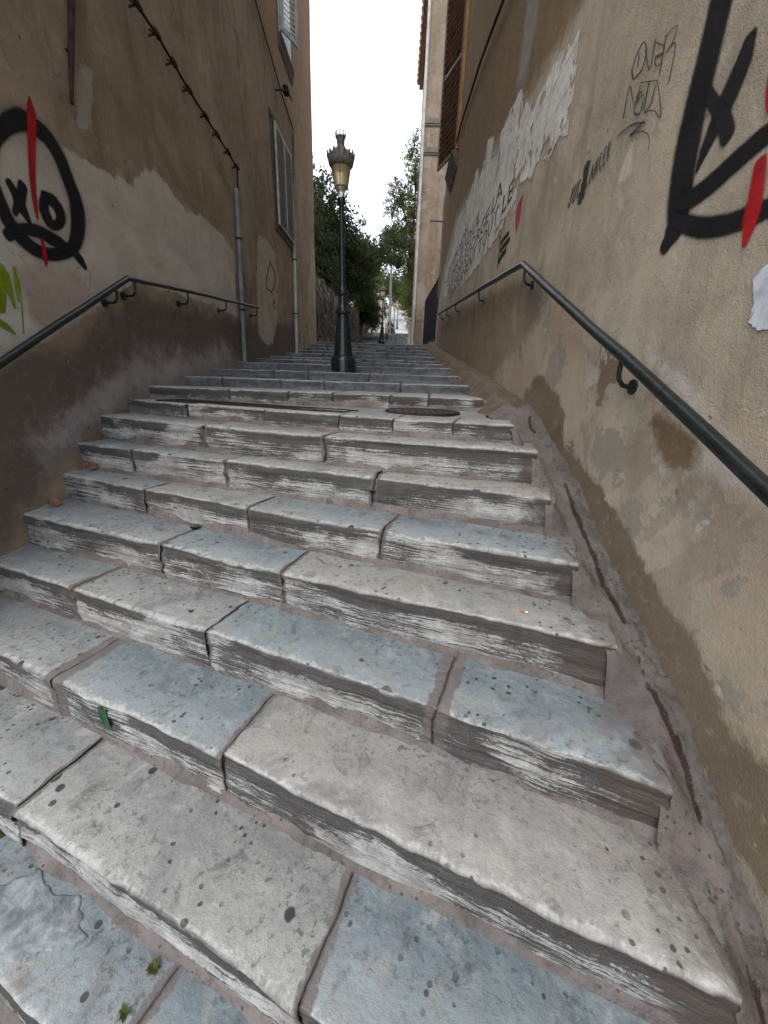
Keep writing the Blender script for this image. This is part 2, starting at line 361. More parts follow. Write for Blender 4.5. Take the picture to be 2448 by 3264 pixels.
BIG = [[(1.84,1.302,0.108),(1.842,1.225,0.109),(1.843,1.128,0.111),(1.843,1.007,0.118),(1.843,0.879,0.12),(1.824,0.756,0.12),(1.808,0.69,0.117),(1.788,0.623,0.105),(1.802,0.578,0.103),(1.821,0.552,0.066)],[(1.796,0.678,0.058),(1.732,0.666,0.063),(1.65,0.672,0.066),(1.554,0.693,0.064),(1.471,0.71,0.06),(1.413,0.715,0.054)],[(1.8,0.619,0.043),(1.724,0.582,0.052),(1.627,0.541,0.056),(1.535,0.517,0.056),(1.443,0.506,0.054),(1.35,0.503,0.049)],[(1.642,1.032,0.05),(1.648,0.979,0.077),(1.67,0.923,0.087),(1.698,0.863,0.083),(1.726,0.803,0.051),(1.742,0.747,0.01)],[(1.791,0.996,0.03),(1.718,0.913,0.041),(1.652,0.84,0.049),(1.622,0.796,0.05)]]
BIG_RED = [[(1.438,0.637,0.042),(1.422,0.563,0.051),(1.414,0.497,0.057),(1.41,0.431,0.02)],[(1.494,0.895,0.038),(1.481,0.84,0.037),(1.463,0.783,0.024)]]
TAG = [[(2.379,1.363,0.007),(2.409,1.417,0.012),(2.386,1.465,0.014),(2.34,1.469,0.003),(2.299,1.408,0.009),(2.313,1.356,0.013),(2.372,1.36,0.008)],[(2.364,1.438,0.008),(2.358,1.396,0.008)],[(2.313,1.425,0.005),(2.235,1.312,0.006),(2.24,1.412,0.01)],[(2.227,1.396,0.003),(2.156,1.34,0.004),(2.154,1.316,0.008),(2.207,1.336,0.012),(2.186,1.295,0.003),(2.144,1.282,0.005)],[(2.154,1.368,0.009),(2.144,1.246,0.009)],[(2.161,1.373,0.005),(2.078,1.353,0.003),(2.091,1.312,0.011),(2.136,1.301,0.003),(2.07,1.297,0.005),(2.058,1.17,0.008)],[(2.406,1.242,0.013),(2.395,1.345,0.009),(2.32,1.246,0.004),(2.292,1.295,0.004),(2.289,1.229,0.011)],[(2.261,1.254,0.007),(2.301,1.258,0.013),(2.303,1.205,0.006),(2.246,1.171,0.011),(2.245,1.236,0.005),(2.291,1.235,0.008)],[(2.296,1.303,0.004),(2.146,1.227,0.003)],[(2.215,1.262,0.011),(2.218,1.17,0.011)],[(2.201,1.153,0.009),(2.161,1.161,0.012),(2.149,1.225,0.003),(2.059,1.063,0.008),(2.126,1.118,0.003),(2.2,1.15,0.004)],[(2.433,1.177,0.007),(2.297,1.154,0.012),(2.177,1.103,0.008)],[(2.29,1.114,0.016),(2.241,1.113,0.014),(2.196,1.117,0.012)],[(2.297,1.117,0.006),(2.189,1.079,0.005),(2.118,1.025,0.005),(2.104,0.98,0.005)]]
NAMETAG = [[(2.99,1.101,0.019),(2.983,1.08,0.006),(2.966,1.09,0.024),(2.949,1.165,0.024)],[(2.917,1.166,0.022),(2.925,1.093,0.021),(2.908,1.086,0.016),(2.894,1.103,0.023),(2.884,1.168,0.022)],[(2.855,1.169,0.021),(2.861,1.089,0.018),(2.832,1.095,0.014)],[(2.807,1.206,0.042),(2.762,1.064,0.042)],[(2.761,1.2,0.055),(2.813,1.06,0.057)],[(2.81,1.132,0.03),(2.761,1.135,0.03)],[(2.784,1.211,0.051),(2.789,1.053,0.052)],[(2.747,1.174,0.019),(2.746,1.096,0.015),(2.72,1.102,0.013)],[(2.701,1.099,0.02),(2.687,1.177,0.011),(2.666,1.102,0.015)],[(2.694,1.131,0.011),(2.674,1.132,0.011)],[(2.646,1.103,0.017),(2.65,1.179,0.011),(2.62,1.105,0.01),(2.626,1.18,0.016)],[(2.578,1.174,0.005),(2.595,1.181,0.019),(2.599,1.144,0.016),(2.585,1.107,0.007),(2.569,1.116,0.016)],[(2.537,1.184,0.01),(2.558,1.183,0.017),(2.546,1.11,0.012),(2.525,1.111,0.01)],[(2.552,1.146,0.01),(2.534,1.147,0.01)],[(2.502,1.113,0.014),(2.515,1.185,0.017),(2.493,1.171,0.014),(2.509,1.149,0.013),(2.479,1.114,0.007)]]
BARS = [[(4.811,1.419,0.055),(4.676,1.419,0.053),(4.527,1.418,0.05)],[(4.798,1.348,0.061),(4.641,1.35,0.058),(4.473,1.349,0.055)],[(4.796,1.259,0.082),(4.715,1.274,0.068),(4.584,1.279,0.058)],[(4.886,1.498,0.037),(4.865,1.361,0.038),(4.848,1.209,0.038)],[(4.56,1.317,0.026),(4.547,1.269,0.026)]]
PINK = [[(4.14,1.586,0.058),(4.186,1.545,0.168),(4.25,1.504,0.292),(4.242,1.414,0.199),(4.228,1.33,0.029)],[(4.203,1.547,0.115),(4.189,1.448,0.189),(4.216,1.397,0.132)]]
DIAMOND = [[(8.201,2.019,0.05),(8.466,1.823,0.065),(8.219,1.547,0.018),(7.904,1.595,0.057),(8.201,2.019,0.041)],[(8.133,1.524,0.022),(8.302,1.492,0.023)]]
DIAMOND_M = [[(8.027,1.612,0.043),(8.044,1.692,0.029),(8.13,1.729,0.042),(8.119,1.621,0.016),(8.222,1.731,0.013),(8.226,1.637,0.049)]]
DIAMOND_RED = [[(8.14,1.446,0.033),(8.43,1.824,0.013),(8.583,1.595,0.036),(8.268,1.614,0.019)],[(8.23,1.431,0.035),(8.338,1.368,0.048),(8.21,1.33,0.05),(8.374,1.242,0.034)]]
PATCH = {'R_DARKTOP':[(3.111,2.243),(3.741,2.29),(4.288,2.388),(5.99,2.712),(9.208,3.122),(11.271,2.528),(11.87,1.764),(17.83,8.446),(11.05,8.081)],'R_DAMP':[(3.234,-0.098),(3.02,0.009),(2.581,-0.2),(2.584,-0.365),(2.05,-0.533),(1.72,-0.644),(1.393,-0.795),(1.077,-0.945),(0.907,-1.033),(0.778,-1.045),(0.675,-1.205),(0.728,-1.208),(0.899,-1.099),(1.218,-0.947),(1.557,-0.801),(1.977,-0.641),(3.008,-0.343)],'R_BROWN':[(1.631,-0.068),(1.377,-0.169),(1.381,-0.243),(1.408,-0.291),(1.514,-0.252),(1.645,-0.143)],'R_PALE':[(1.804,0.168),(1.554,0.07),(1.397,-0.038),(1.204,-0.15),(1.014,-0.294),(1.001,-0.329),(1.157,-0.268),(1.314,-0.245),(1.324,-0.168),(1.571,-0.013)],'R_PALE2':[(3.059,0.592),(2.597,0.383),(2.306,0.183),(2.504,0.171),(2.974,0.406)],'R_LOWDARK':[(11.771,1.635),(3.836,0.912),(3.205,0.619),(3.35,0.387),(3.92,0.209),(4.564,-0.003),(6.528,0.087),(11.696,0.683)],'R_PALE3':[(4.045,0.13),(3.285,0.248),(2.972,0.01),(3.168,-0.236),(3.875,-0.21)],'R_WEDGE':[(2.262,1.094),(2.229,0.967),(2.247,0.936),(2.357,0.951),(2.323,1.017)],'L_LIGHT':[(2.638,1.308),(3.085,1.489),(3.422,1.497),(3.493,1.52),(3.656,1.53),(3.924,1.55),(4.004,1.589),(4.08,1.58),(4.176,1.584),(4.249,1.682),(4.405,1.799),(4.569,1.86),(4.846,1.825),(5.102,1.732),(5.561,1.822),(5.942,1.796),(6.424,1.719),(6.362,0.802),(5.716,0.882),(5.084,0.852),(4.405,0.814),(3.952,0.773),(3.572,0.597),(3.23,0.374),(2.936,0.245),(2.676,0.105),(2.191,-0.17)],'L_STREAK':[(3.49,1.359),(3.943,1.411),(4.404,1.394),(4.406,1.26),(4.147,1.237),(3.785,1.256)],'L_DAMP':[(2.263,-0.096),(2.693,0.163),(3.015,0.095),(3.426,0.367),(3.992,0.674),(4.639,0.704),(6.326,0.797),(10.049,1.205),(9.906,0.376),(5.525,0.106),(3.753,-0.191),(2.755,-0.657),(1.936,-1.179)],'L_MAUVE':[(3.346,-0.104),(3.845,0.142),(4.916,0.202),(5.75,0.428),(6.278,0.211),(5.521,0.089),(4.532,-0.064),(3.823,-0.193),(3.098,-0.423),(2.594,-0.657),(2.57,-0.49),(2.998,-0.271)],'L_SLAB':[(3.633,2.08),(3.72,2.157),(3.85,2.206),(3.801,2.069),(3.709,1.798),(3.565,1.727)],'L_PATCH':[(7.631,2.288),(8.059,2.349),(8.508,2.256),(8.673,1.866),(8.456,1.088),(8.12,0.633),(7.681,0.555),(7.335,0.714),(7.432,1.59)],'L_ORANGE':[(7.976,5.558),(9.318,5.123),(10.703,5.019),(11.509,4.306),(12.2,4.567),(14.71,10.27)],'L_PEELED':[(2.419,0.336),(2.776,0.557),(2.727,0.278),(2.895,0.24),(2.65,0.018),(2.274,-0.147)],'R_STREAK':[(4.89,3.401),(4.399,3.06),(4.496,2.78),(4.632,2.578),(4.908,2.73),(4.848,3.029)]}
CABLE_R = [(5.904,4.03),(7.271,4.341),(9.24,4.593),(10.09,4.518)]
POSTER = [(10.572,1.979),(10.529,2.46),(9.741,2.541),(9.335,2.806),(8.821,2.992),(8.116,2.89),(7.653,2.884),(7.346,2.918),(7.087,2.985),(6.894,2.948),(6.679,2.735),(6.373,2.835),(6.292,2.992),(5.922,2.862),(5.74,2.6),(5.51,2.454),(5.459,2.639),(5.185,2.623),(4.954,2.632),(4.67,2.599),(4.538,2.494),(4.527,2.358),(4.38,2.376),(4.285,2.279),(4.193,2.185),(3.992,2.224),(3.798,2.222),(3.572,2.187),(3.397,2.126),(3.342,2.081),(3.308,2.125),(3.229,2.089),(3.206,1.922),(3.204,1.765),(3.192,1.55),(3.393,1.608),(3.501,1.566),(3.847,1.683),(3.955,1.627),(4.189,1.706),(4.407,1.758),(4.362,1.545),(4.652,1.619),(4.94,1.538),(5.617,1.526),(6.562,1.542),(7.946,1.584),(9.045,1.824),(9.801,1.79)]
POSTER_ROWS = [[(8.627,1.644),(7.168,1.728),(4.85,1.723)],[(8.722,1.792),(7.267,1.895),(4.895,1.813)],[(9.945,1.96),(7.286,2.019),(5.321,1.931)],[(10.081,2.465),(7.468,2.237),(5.84,2.147)]]
CAMROT = [[0.999005, 0.03996, -0.019801], [0.03166, -0.322779, 0.945945], [0.031409, -0.94563, -0.323723]]

# ------------------------------------------------------------------ the stairs
def fit(pts, deg=2):
    p = np.polyfit([q[0] for q in pts], [q[1] for q in pts], deg)
    return lambda x: np.polyval(p, x)

EDGE = {
 'H': fit([(-2.25, 3.47), (-1.71, 3.22), (-.9, 2.88), (-.37, 2.68), (.0, 2.6), (.36, 2.48), (.67, 2.41)]),
 'G': fit([(-2.47, 3.22), (-1.37, 2.76), (-.46, 2.46), (-.12, 2.40), (.81, 2.15)]),
 'F': fit([(-2.36, 2.9), (-1.92, 2.74), (-1.11, 2.48), (-.13, 2.18), (.8, 1.87)]),
 'E': fit([(-2.5, 2.75), (-1.62, 2.38), (-.87, 2.11), (-.04, 1.85), (.77, 1.55), (.83, 1.52)]),
 'D': fit([(-2.41, 2.33), (-1.32, 1.96), (-.56, 1.71), (-.05, 1.52), (.48, 1.35), (.87, 1.21)]),
 'C': fit([(-2.33, 2.0), (-1.71, 1.79), (-.82, 1.47), (.09, 1.14), (.22, 1.08), (.57, .96), (.88, .83)]),
 'B': fit([(-1.8, 1.46), (-1.45, 1.34), (-.99, 1.19), (-.58, 1.03), (-.01, .8), (.44, .64), (.86, .5)], 1),
 'A': fit([(-1.31, .93), (-.84, .76), (-.54, .64), (-.19, .52)], 1),
 'Y': lambda x: .58 - .40 * (np.asarray(x) + 1.09),
}
LEVEL = dict(H=-.234, G=-.35, F=-.534, E=-.728, D=-.916, C=-1.124, B=-1.328, A=-1.535, Y=-1.725)
STONES = {   # x from, x to, tone (0 slate blue .. 1 warm beige)
 'Y': [(-2.6, -1.75, .3), (-1.72, -.715, .28), (-.67, .1, .12), (.13, .86, .2)],
 'A': [(-2.6, -1.36, .55), (-1.325, -.205, .62), (-.165, .87, .12)],
 'B': [(-2.6, -1.56, .5), (-1.45, -.61, .05), (-.575, .855, .95)],
 'C': [(-2.6, -1.745, .45), (-1.695, -.85, .55), (-.825, .145, .12), (.235, .87, .2)],
 'D': [(-2.55, -1.32, .4), (-1.275, -.555, .12), (-.515, .86, .62)],
 'E': [(-2.5, -1.66, .35), (-1.625, -.86, .55), (-.825, -.065, .3), (-.025, .825, .25)],
 'F': [(-2.46, -1.94, .3), (-1.905, -1.135, .45), (-1.09, -.14, .5), (-.085, .80, .8)],
 'G': [(-2.5, -1.40, .4), (-1.35, -.475, .5), (-.425, .80, .6)],
 'H': [(-2.4, -1.725, .3), (-1.695, -.985, .5), (-.96, -.395, .55), (-.375, -.02, .45), (.0, .36, .6), (.385, .72, .95)],
}
stairs = empty('stairs', label='worn limestone steps climbing between the two plastered houses', cat='stairs', kind='structure')
seed = [0]

def stone_mesh(f, smax_f, z, zlow, xa, xb, tone, du, ds, parent, rough=1.0, mat='stone', ja=None, jb=None):
    """one step stone: tread, worn nosing and flaking riser as one continuous surface with rolled ends"""
    seed[0] += 1; sd = seed[0] * 3.71
    xm = (xa + xb) / 2
    sl = float((f(xm + .05) - f(xm - .05)) / .1)
    k = -sl
    L = xb - xa
    nu = max(4, int(L / du)); ins = min(.012, L * .1)
    us = np.concatenate([[xa + .006], [xa + .001], np.linspace(xa, xb, nu)[1:-1] if nu > 3 else [], [xb - .001], [xb - .006]])
    eR = -.20 if xb > .68 else -.006
    dep = np.concatenate([[-.006, -.0005], np.zeros(len(us) - 4), [-.0005, eR]])
    smax = np.maximum(.03, np.array([smax_f(u, k) for u in us]))
    nt = max(3, int(np.mean(smax) / ds)); hr = z - zlow + .035
    nr = max(3, int(hr / ds))
    R = .0085 * rough
    tread = [('t', q) for q in np.linspace(1, 0, nt, endpoint=False)]
    arc = [('a', q) for q in (0, .33, .66, 1.0)]
    ris = [('r', q) for q in np.linspace(0, 1, nr + 1)[1:]]
    prof = tread + arc + ris
    nv = len(prof); U = us[:, None] * np.ones(nv)[None]
    X = np.zeros_like(U); Y = np.zeros_like(U); Z = np.zeros_like(U); Vc = np.zeros_like(U); NX = np.zeros((3,) + U.shape)
    nl = math.hypot(1, sl); nrm = (-sl / nl, 1 / nl)          # horizontal normal pointing up the alley
    tilt = (vnoise(sd, 1.1) * .004, vnoise(sd, 7.7) * .005)
    yf = f(us)
    edge_n = fbm(us * 2.2, sd, 0, 3) * .005 * rough + fbm(us * 14, sd + 5, 0, 3) * .004 * rough
    edge_z = fbm(us * 3.1, sd + 9, 0, 3) * .0025 * rough - np.maximum(0, vnoise(us * 9, sd + 3) - .45) * .016 * rough + fbm(us * 40, sd, 7, 2) * .002
    for j, (t, q) in enumerate(prof):
        if t == 't':
            s = R + (smax - R) * q
            X[:, j] = us + k * s; Y[:, j] = yf + s + edge_n * np.exp(-s / .08); Z[:, j] = z + edge_z * np.exp(-s / .05)
            Vc[:, j] = s; NX[2, :, j] = 1
        elif t == 'a':
            a = q * math.pi / 2; s = R - R * math.sin(a)
            X[:, j] = us + k * s; Y[:, j] = yf + s + edge_n; Z[:, j] = z - R + R * math.cos(a) + edge_z
            Vc[:, j] = R * (1 - 2 * q) * .8; NX[2, :, j] = math.cos(a); NX[1, :, j] = -math.sin(a)
        else:
            d = R + (hr - R) * q
            X[:, j] = us; Y[:, j] = yf + edge_n * (1 - q); Z[:, j] = z - d + edge_z * (1 - q)
            Vc[:, j] = -d; NX[1, :, j] = -1
    top = NX[2]; fr = -NX[1]
    # uneven hand-cut surfaces, hollowed by wear
    dz = fbm(X * 1.7, Y * 1.7, sd, 4) * .0045 + fbm(X * 9, Y * 9, sd + 2, 3) * .002
    wear = -.006 * np.exp(-((X + .1) / .75) ** 2) * np.exp(-np.maximum(Vc, 0) / .16)
    lay = fbm(U * 1.6, Z * 26, sd, 4) * .010 + fbm(U * 5, Z * 70, sd + 4, 3) * .006 + fbm(U * 2.2, Z * 3, sd + 8, 3) * .010
    lay -= np.maximum(0, vnoise(U * 3.1, Z * 19, sd + 6) - .3) * .018
    lay = np.maximum(lay + .004, -.009)
    Z = Z + top * np.maximum(-.006, dz + .002 + wear + tilt[0] + tilt[1] * (X - xm)) * rough
    dd = (lay * fr) * rough - dep[:, None] * (fr + .2) * -1
    Y = Y + (-lay * fr * rough) - dep[:, None] * fr
    Z = Z + dep[:, None] * top * .9
    endm = np.exp(-np.minimum(U - xa, xb - U) / .03)
    X = X + endm * fbm(Y * 11, Z * 11, 12, 3) * .010
    V = np.stack([X, Y, Z], -1).reshape(-1, 3)
    n = len(us)
    suv = np.stack([U + sd * 1.37, Vc, np.full_like(U, tone)], -1).reshape(-1, 3)
    jd = np.minimum(U - (xa - 9 if ja is None else ja), (xb + 9 if jb is None else jb) - U)
    return meshobj('stone', V, gridfaces(n, nv), M[mat], parent, True, {'suv': suv, 'jd': jd.ravel()})

def bed_mesh(f, smax_f, z, zlow, x0, x1, du, parent_name='step', fillet=True, mat='mortar', n_back=4):
    """the mortar bed a step's stones lie in, with the smeared fillet at the riser's foot"""
    seed[0] += 1; sd = seed[0] * 2.3
    us = np.arange(x0, x1 + du, du); n = len(us)
    sl = float((f(.05) - f(-.05)) / .1); k = -sl
    smax = np.maximum(.03, np.array([smax_f(u, k) for u in us])); yf = f(us)
    rows = []
    for q in np.linspace(1, 0, n_back):
        s = .016 + (smax - .016) * q
        rows.append((us + k * s, yf + s, z - .013 + fbm(us * 14, q * 3, sd, 3) * .003))
    zz = np.linspace(z - .013, zlow - .05, 7)
    for a, c in enumerate(zz[1:]):
        rows.append((us, yf + .015 + fbm(us * 12, c * 20, sd, 3) * .006, np.full(n, c)))
    V = np.stack([np.stack(r, -1) for r in rows], 1).reshape(-1, 3); F = [tuple(q) for q in gridfaces(n, len(rows))]
    if fillet:
        h = .042 + fbm(us * 4, sd, 1, 4) * .028 + fbm(us * 23, sd, 2, 2) * .006
        w = .006 + np.maximum(0, fbm(us * 5, sd, 5, 4)) * .016
        h = np.maximum(h, .006)
        fr = [(us, yf + .03, zlow + h + .004), (us, yf - .004, zlow + h * .8), (us, yf - .008 - w * .25, zlow + h * .42),
              (us, yf - .012 - w, zlow + .007 + 0 * us), (us, yf - .016 - w * 1.1, zlow - .03 + 0 * us)]
        fr = [(a + 0 * us, b + fbm(us * 30, sd, i, 2) * .003, c + fbm(us * 30, sd + 4, i, 2) * .003) for i, (a, b, c) in enumerate(fr)]
        V2 = np.stack([np.stack(r, -1) for r in fr], 1).reshape(-1, 3)
        F += [tuple(q) for q in gridfaces(n, 5, len(V))]
        V = np.concatenate([V, V2])
    return meshobj(parent_name, V, F, M[mat], stairs, True)

order = 'YABCDEFGH'
for i, kname in enumerate(order):
    f = EDGE[kname]; z = LEVEL[kname]
    zlow = -1.90 if i == 0 else LEVEL[order[i - 1]]
    if kname == 'H':
        smf = lambda u, k: .30
    else:
        fb = EDGE[order[i + 1]]
        def smf(u, k, f=f, fb=fb):
            sb = float((fb(u + .05) - fb(u - .05)) / .1)
            return float((fb(u) - f(u)) / (1 - k * sb)) + .07
    fine = .011 if kname in 'ABCD' else .014
    bed = bed_mesh(f, smf, z, zlow, -2.62, STONES[kname][-1][1] + .004, .02)
    S_ = STONES[kname]
    for q, (xa, xb, tone) in enumerate(S_):
        a = xa if q == 0 else (xa + S_[q - 1][1]) / 2 + .0012; b = xb if q == len(S_) - 1 else (xb + S_[q + 1][0]) / 2 - .0012
        stone_mesh(f, smf, z, zlow, a, b, tone, fine, fine, bed, ja=None if q == 0 else xa, jb=None if q == len(S_) - 1 else xb)
# a pale flake still clinging to the bottom-left slab
fl = [(-1.36, .80), (-1.22, .86), (-1.12, .80), (-1.02, .80), (-.93, .70), (-.98, .66), (-1.05, .655), (-1.13, .63), (-1.24, .66), (-1.33, .72)]
fc = np.mean(fl, 0); fV = [(fc[0], fc[1], -1.7155)]; ring = []
for i in range(len(fl)):
    a, b = np.array(fl[i]), np.array(fl[(i + 1) % len(fl)])
    for t in np.linspace(0, 1, 8, endpoint=False):
        q = a + (b - a) * t; q = q + (q - fc) * .10 * float(fbm(q[0] * 22, q[1] * 22, 1, 4)); ring.append(q)
for s_, zf in ((.93, -1.716), (1.0, -1.7195), (1.01, -1.735)):
    for q in ring: fV.append((fc[0] + (q[0] - fc[0]) * s_, fc[1] + (q[1] - fc[1]) * s_, zf))
nr_ = len(ring); fF = [(0, 1 + i, 1 + (i + 1) % nr_) for i in range(nr_)]
for j in range(2): fF += [(1 + j * nr_ + i, 1 + (j + 1) * nr_ + i, 1 + (j + 1) * nr_ + (i + 1) % nr_, 1 + j * nr_ + (i + 1) % nr_) for i in range(nr_)]
fV = np.array(fV)
meshobj('stone_flake', fV, fF, plain('pale_bare_limestone', (.24, .262, .27), .85, .45, 16, 0, .6), stairs, True)
# green paint daubed on the riser at the left
gV = []; gF = []
for i, x in enumerate((-1.225, -1.205, -1.19, -1.17)):
    for j, zz2 in enumerate((-1.352, -1.39, -1.43, -1.468)): gV.append((x + .006 * j * .5, float(EDGE['B'](x)) - .0135 - .004 * (j in (1, 2)), zz2 + .006 * float(vnoise(i * 1.7, j))))
for i in range(3):
    for j in range(3): gF.append((i * 4 + j, i * 4 + j + 1, i * 4 + j + 5, i * 4 + j + 4))
meshobj('paint_mark', gV, gF, plain('green_paint_daub', (.02, .07, .03), .7, .4, 30), stairs, True, label='small green paint daub on a riser')

# landing behind the kerb
lx = np.linspace(-2.55, .77, 90); ly = np.linspace(0, 1, 26)
LXg, LTg = np.meshgrid(lx, ly, indexing='ij')
y0 = EDGE['H'](np.minimum(LXg, .75)) + .12; y1 = 4.15 + 0 * LXg
LY = y0 + (y1 - y0) * LTg
LZ = -.242 + fbm(LXg * 2, LY * 2, 3, 4) * .004
LZ[:, 0] -= .22; LY[:, 0] = LY[:, 1] - .004
meshobj('landing', np.stack([LXg, LY, LZ], -1).reshape(-1, 3), gridfaces(90, 26, flip=True),
        M['stone'], stairs, True, {'suv': np.stack([LXg + 3, LY * .6 + 1, .45 + 0 * LXg], -1).reshape(-1, 3), 'jd': np.full(LXg.size, 9.0)})

# the upper flight: low risers, deep treads
UP = [(3.75, -.127), (4.55, -.027), (5.3, .08), (6.2, .2), (7.1, .295), (7.9, .374), (8.9, .505), (9.8, .624), (10.7, .75), (11.6, .9), (12.5, 1.04)]
yy, zz_ = 12.5, 1.04
for i in range(7): yy += 1.64; zz_ += .124; UP.append((yy, zz_))
for i in range(10): yy += .8; zz_ += .151; UP.append((yy, zz_))
for i, (y, z) in enumerate(UP):
    skew = -.11 if i == 0 else (-.04 if i == 1 else 0.0)
    f = (lambda x, y=y, s=skew, i=i: y + s * (np.asarray(x) + .8) + .015 * np.sin(np.asarray(x) * 2.1 + i))
    zlow = -.234 if i == 0 else UP[i - 1][1]
    nxt = UP[i + 1][0] if i + 1 < len(UP) else y + 1.2
    smf = lambda u, k, d=nxt - y: d + .12
    xr = .80 if i < 8 else 1.0
    near = i < 1
    bed = bed_mesh(f, smf, z, zlow, -2.55, xr + .1, .05 if i < 11 else .15, fillet=near, n_back=2)
    rr = random.Random(50 + i)
    if i == 0: cuts = [-2.55, -1.62, -1.02, -.59, -.05, .3, .78]
    elif i < 11:
        cuts = [-2.55]
        while cuts[-1] < xr - .55: cuts.append(cuts[-1] + rr.uniform(.42, .95))
        cuts[-1] = xr
    else: cuts = [-2.5, -1.3, -.2, xr]
    for a, b in zip(cuts[:-1], cuts[1:]):
        stone_mesh(f, smf, z, zlow, a + .0015, b - .0015, rr.uniform(.1, .75) if i else rr.uniform(.6, 1), .02 if i < 5 else .06, .02 if i < 5 else .05, bed, 1.0 if i < 5 else .8, ja=a + .012, jb=b - .012)

# the mortar ramp that fills the corner between the steps and the right-hand wall
JY = [-.6, .0, .35, .64, .85, 1.05, 1.25, 1.51, 1.86, 2.09, 2.35, 2.84, 3.07, 3.6, 4.2, 5.4, 7.1, 8.9, 11.0, 12.5]
JZ = [-2.3, -1.9, -1.62, -1.403, -1.232, -1.08, -.977, -.862, -.706, -.56, -.45, -.285, -.20, -.1, .02, .16, .38, .6, .86, 1.14]
ys = np.concatenate([np.arange(-.6, 3.6, .011), np.arange(3.6, 12.5, .06)])
jz = np.interp(ys, JY, JZ)
ker = np.ones(7) / 7; jz = np.convolve(np.pad(jz, 3, mode='edge'), ker, 'valid')
tt = np.unique(np.concatenate([np.linspace(0, .42, 14), np.linspace(.42, .76, 34), np.linspace(.76, 1, 8)])); NTT = len(tt)
Yg, Tg = np.meshgrid(ys, tt, indexing='ij')
x0 = np.interp(ys, [.5, .83, 1.21, 1.52, 1.87, 2.15, 2.4, 3.4, 3.8, 12.5], [.832, .845, .834, .80, .775, .775, .698, .698, .76, .78])[:, None]
Xg = x0 + (1.075 - x0) * Tg
xc = .975 + .014 * fbm(Yg * 5, 3, 0, 4)
foot = 1 / (1 + np.exp(-(Xg - xc) / .005))
crev = np.exp(-((Xg - xc) / .0075) ** 2) * np.clip(fbm(Yg * 9, 8, 0, 4) * 2.2 + .35, 0, 1) * (Yg < 2.9)
prof_y = [float(EDGE[k](.86)) for k in order] + [a for a, b in UP[:11]]; prof_z = [LEVEL[k] for k in order] + [b for a, b in UP[:11]]
Sy = np.full(len(ys), -1.9)
for a, b in zip(prof_y, prof_z): Sy = np.where(ys >= a - .012, b, Sy)
gk = np.exp(-(np.arange(-8, 9) / 2.6) ** 2); gk /= gk.sum(); Sy = np.convolve(np.pad(Sy, 8, mode='edge'), gk, 'valid')
q_ = np.clip((Xg - x0 - .015) / .14, 0, 1); q_ = q_ * q_ * (3 - 2 * q_)
Zb = (Sy[:, None] - .010 - .4 * np.maximum(0, x0 + .012 - Xg)) * (1 - q_) + jz[:, None] * q_
Zb = Zb + .012 * (1 - q_) * (Xg > x0 + .02)
Zg = Zb + .014 * foot * (Yg < 3.4) - .022 * crev + fbm(Xg * 7, Yg * 5, 1, 4) * .010 + fbm(Xg * 30, Yg * 30, 4, 3) * .004 * (1 + 2 * foot)
lump = np.exp(-((Yg - 3.2) / .35) ** 2)
Zg = Zg + lump * (.04 * Tg + fbm(Xg * 9, Yg * 9, 8, 4) * .03)
RF = gridfaces(len(ys), NTT, flip=True)
ramp = meshobj('mortar_ramp', np.stack([Xg, Yg, Zg], -1).reshape(-1, 3), RF, [M['ramp'], M['foot'], M['plinth'], M['crack']], stairs, True)
cx_ = (Xg[:-1, :-1] + Xg[1:, 1:]).ravel() / 2; fo = foot[:-1, :-1].ravel()
ramp.data.polygons.foreach_set('material_index', np.where(Yg[:-1, :-1].ravel() > 3.15, 2, np.where(crev[:-1, :-1].ravel() > .45, 3, fo > .5)).astype(np.int32))

# the ground: one sheet from the foot of the stairs to the wooded hill behind the town
GY = [-60, .3, 1.4, 3.6, 5, 12.5, 24, 32, 33.4, 50, 62, 90, 120, 160, 260]
GZ = [-1.95, -1.95, -2.05, -.75, -.45, .6, 1.45, 2.95, 3.40, 5.25, 7.1, 13.6, 20, 25, 34]
gy = np.concatenate([np.arange(-60, 0, 6), np.arange(0, 40, .5), np.arange(40, 264, 4)])
gx = np.concatenate([-np.geomspace(160, 4, 24), np.arange(-3.5, 3.6, .5), np.geomspace(4, 160, 24)])
GX, GYY = np.meshgrid(gx, gy, indexing='ij')
GZZ = np.interp(GYY, GY, GZ) + np.clip((np.abs(GX) - 9) * .09, 0, 9) * (GYY > 30) + fbm(GX * .08, GYY * .08, 2, 3) * .8 * (np.abs(GX) > 6) * (GYY > 34)
gm = plain('dusty_ground', (.16, .15, .12), .95, .35, .5, 0, .5)
meshobj('ground', np.stack([GX, GYY, GZZ], -1).reshape(-1, 3), gridfaces(len(gx), len(gy), flip=True), gm, None, True, kind='structure', label='ground and hillside under and behind the stairs', cat='ground')
# the pale path above the top of the stairs
py_ = np.concatenate([np.arange(33.0, 64, 1.0), np.arange(64, 121, 3.0)]); px_ = np.linspace(0, 1, 7)
PY, PT = np.meshgrid(py_, px_, indexing='ij')
PX = np.interp(PY, [33, 62, 90, 120], [-2.4, -2.9, -3.4, -4]) * (1 - PT) + np.interp(PY, [33, 62, 90, 120], [1.0, 1.5, 2.2, 2.6]) * PT
PZ = np.interp(PY, GY, GZ) + .06
pm = plain('pale_path', (.40, .385, .36), .95, .22, .8, 0, .4)
meshobj('path', np.stack([PX, PY, PZ], -1).reshape(-1, 3), gridfaces(len(py_), 7), pm, None, True, kind='structure', label='pale grey path rising beyond the top of the stairs', cat='path')
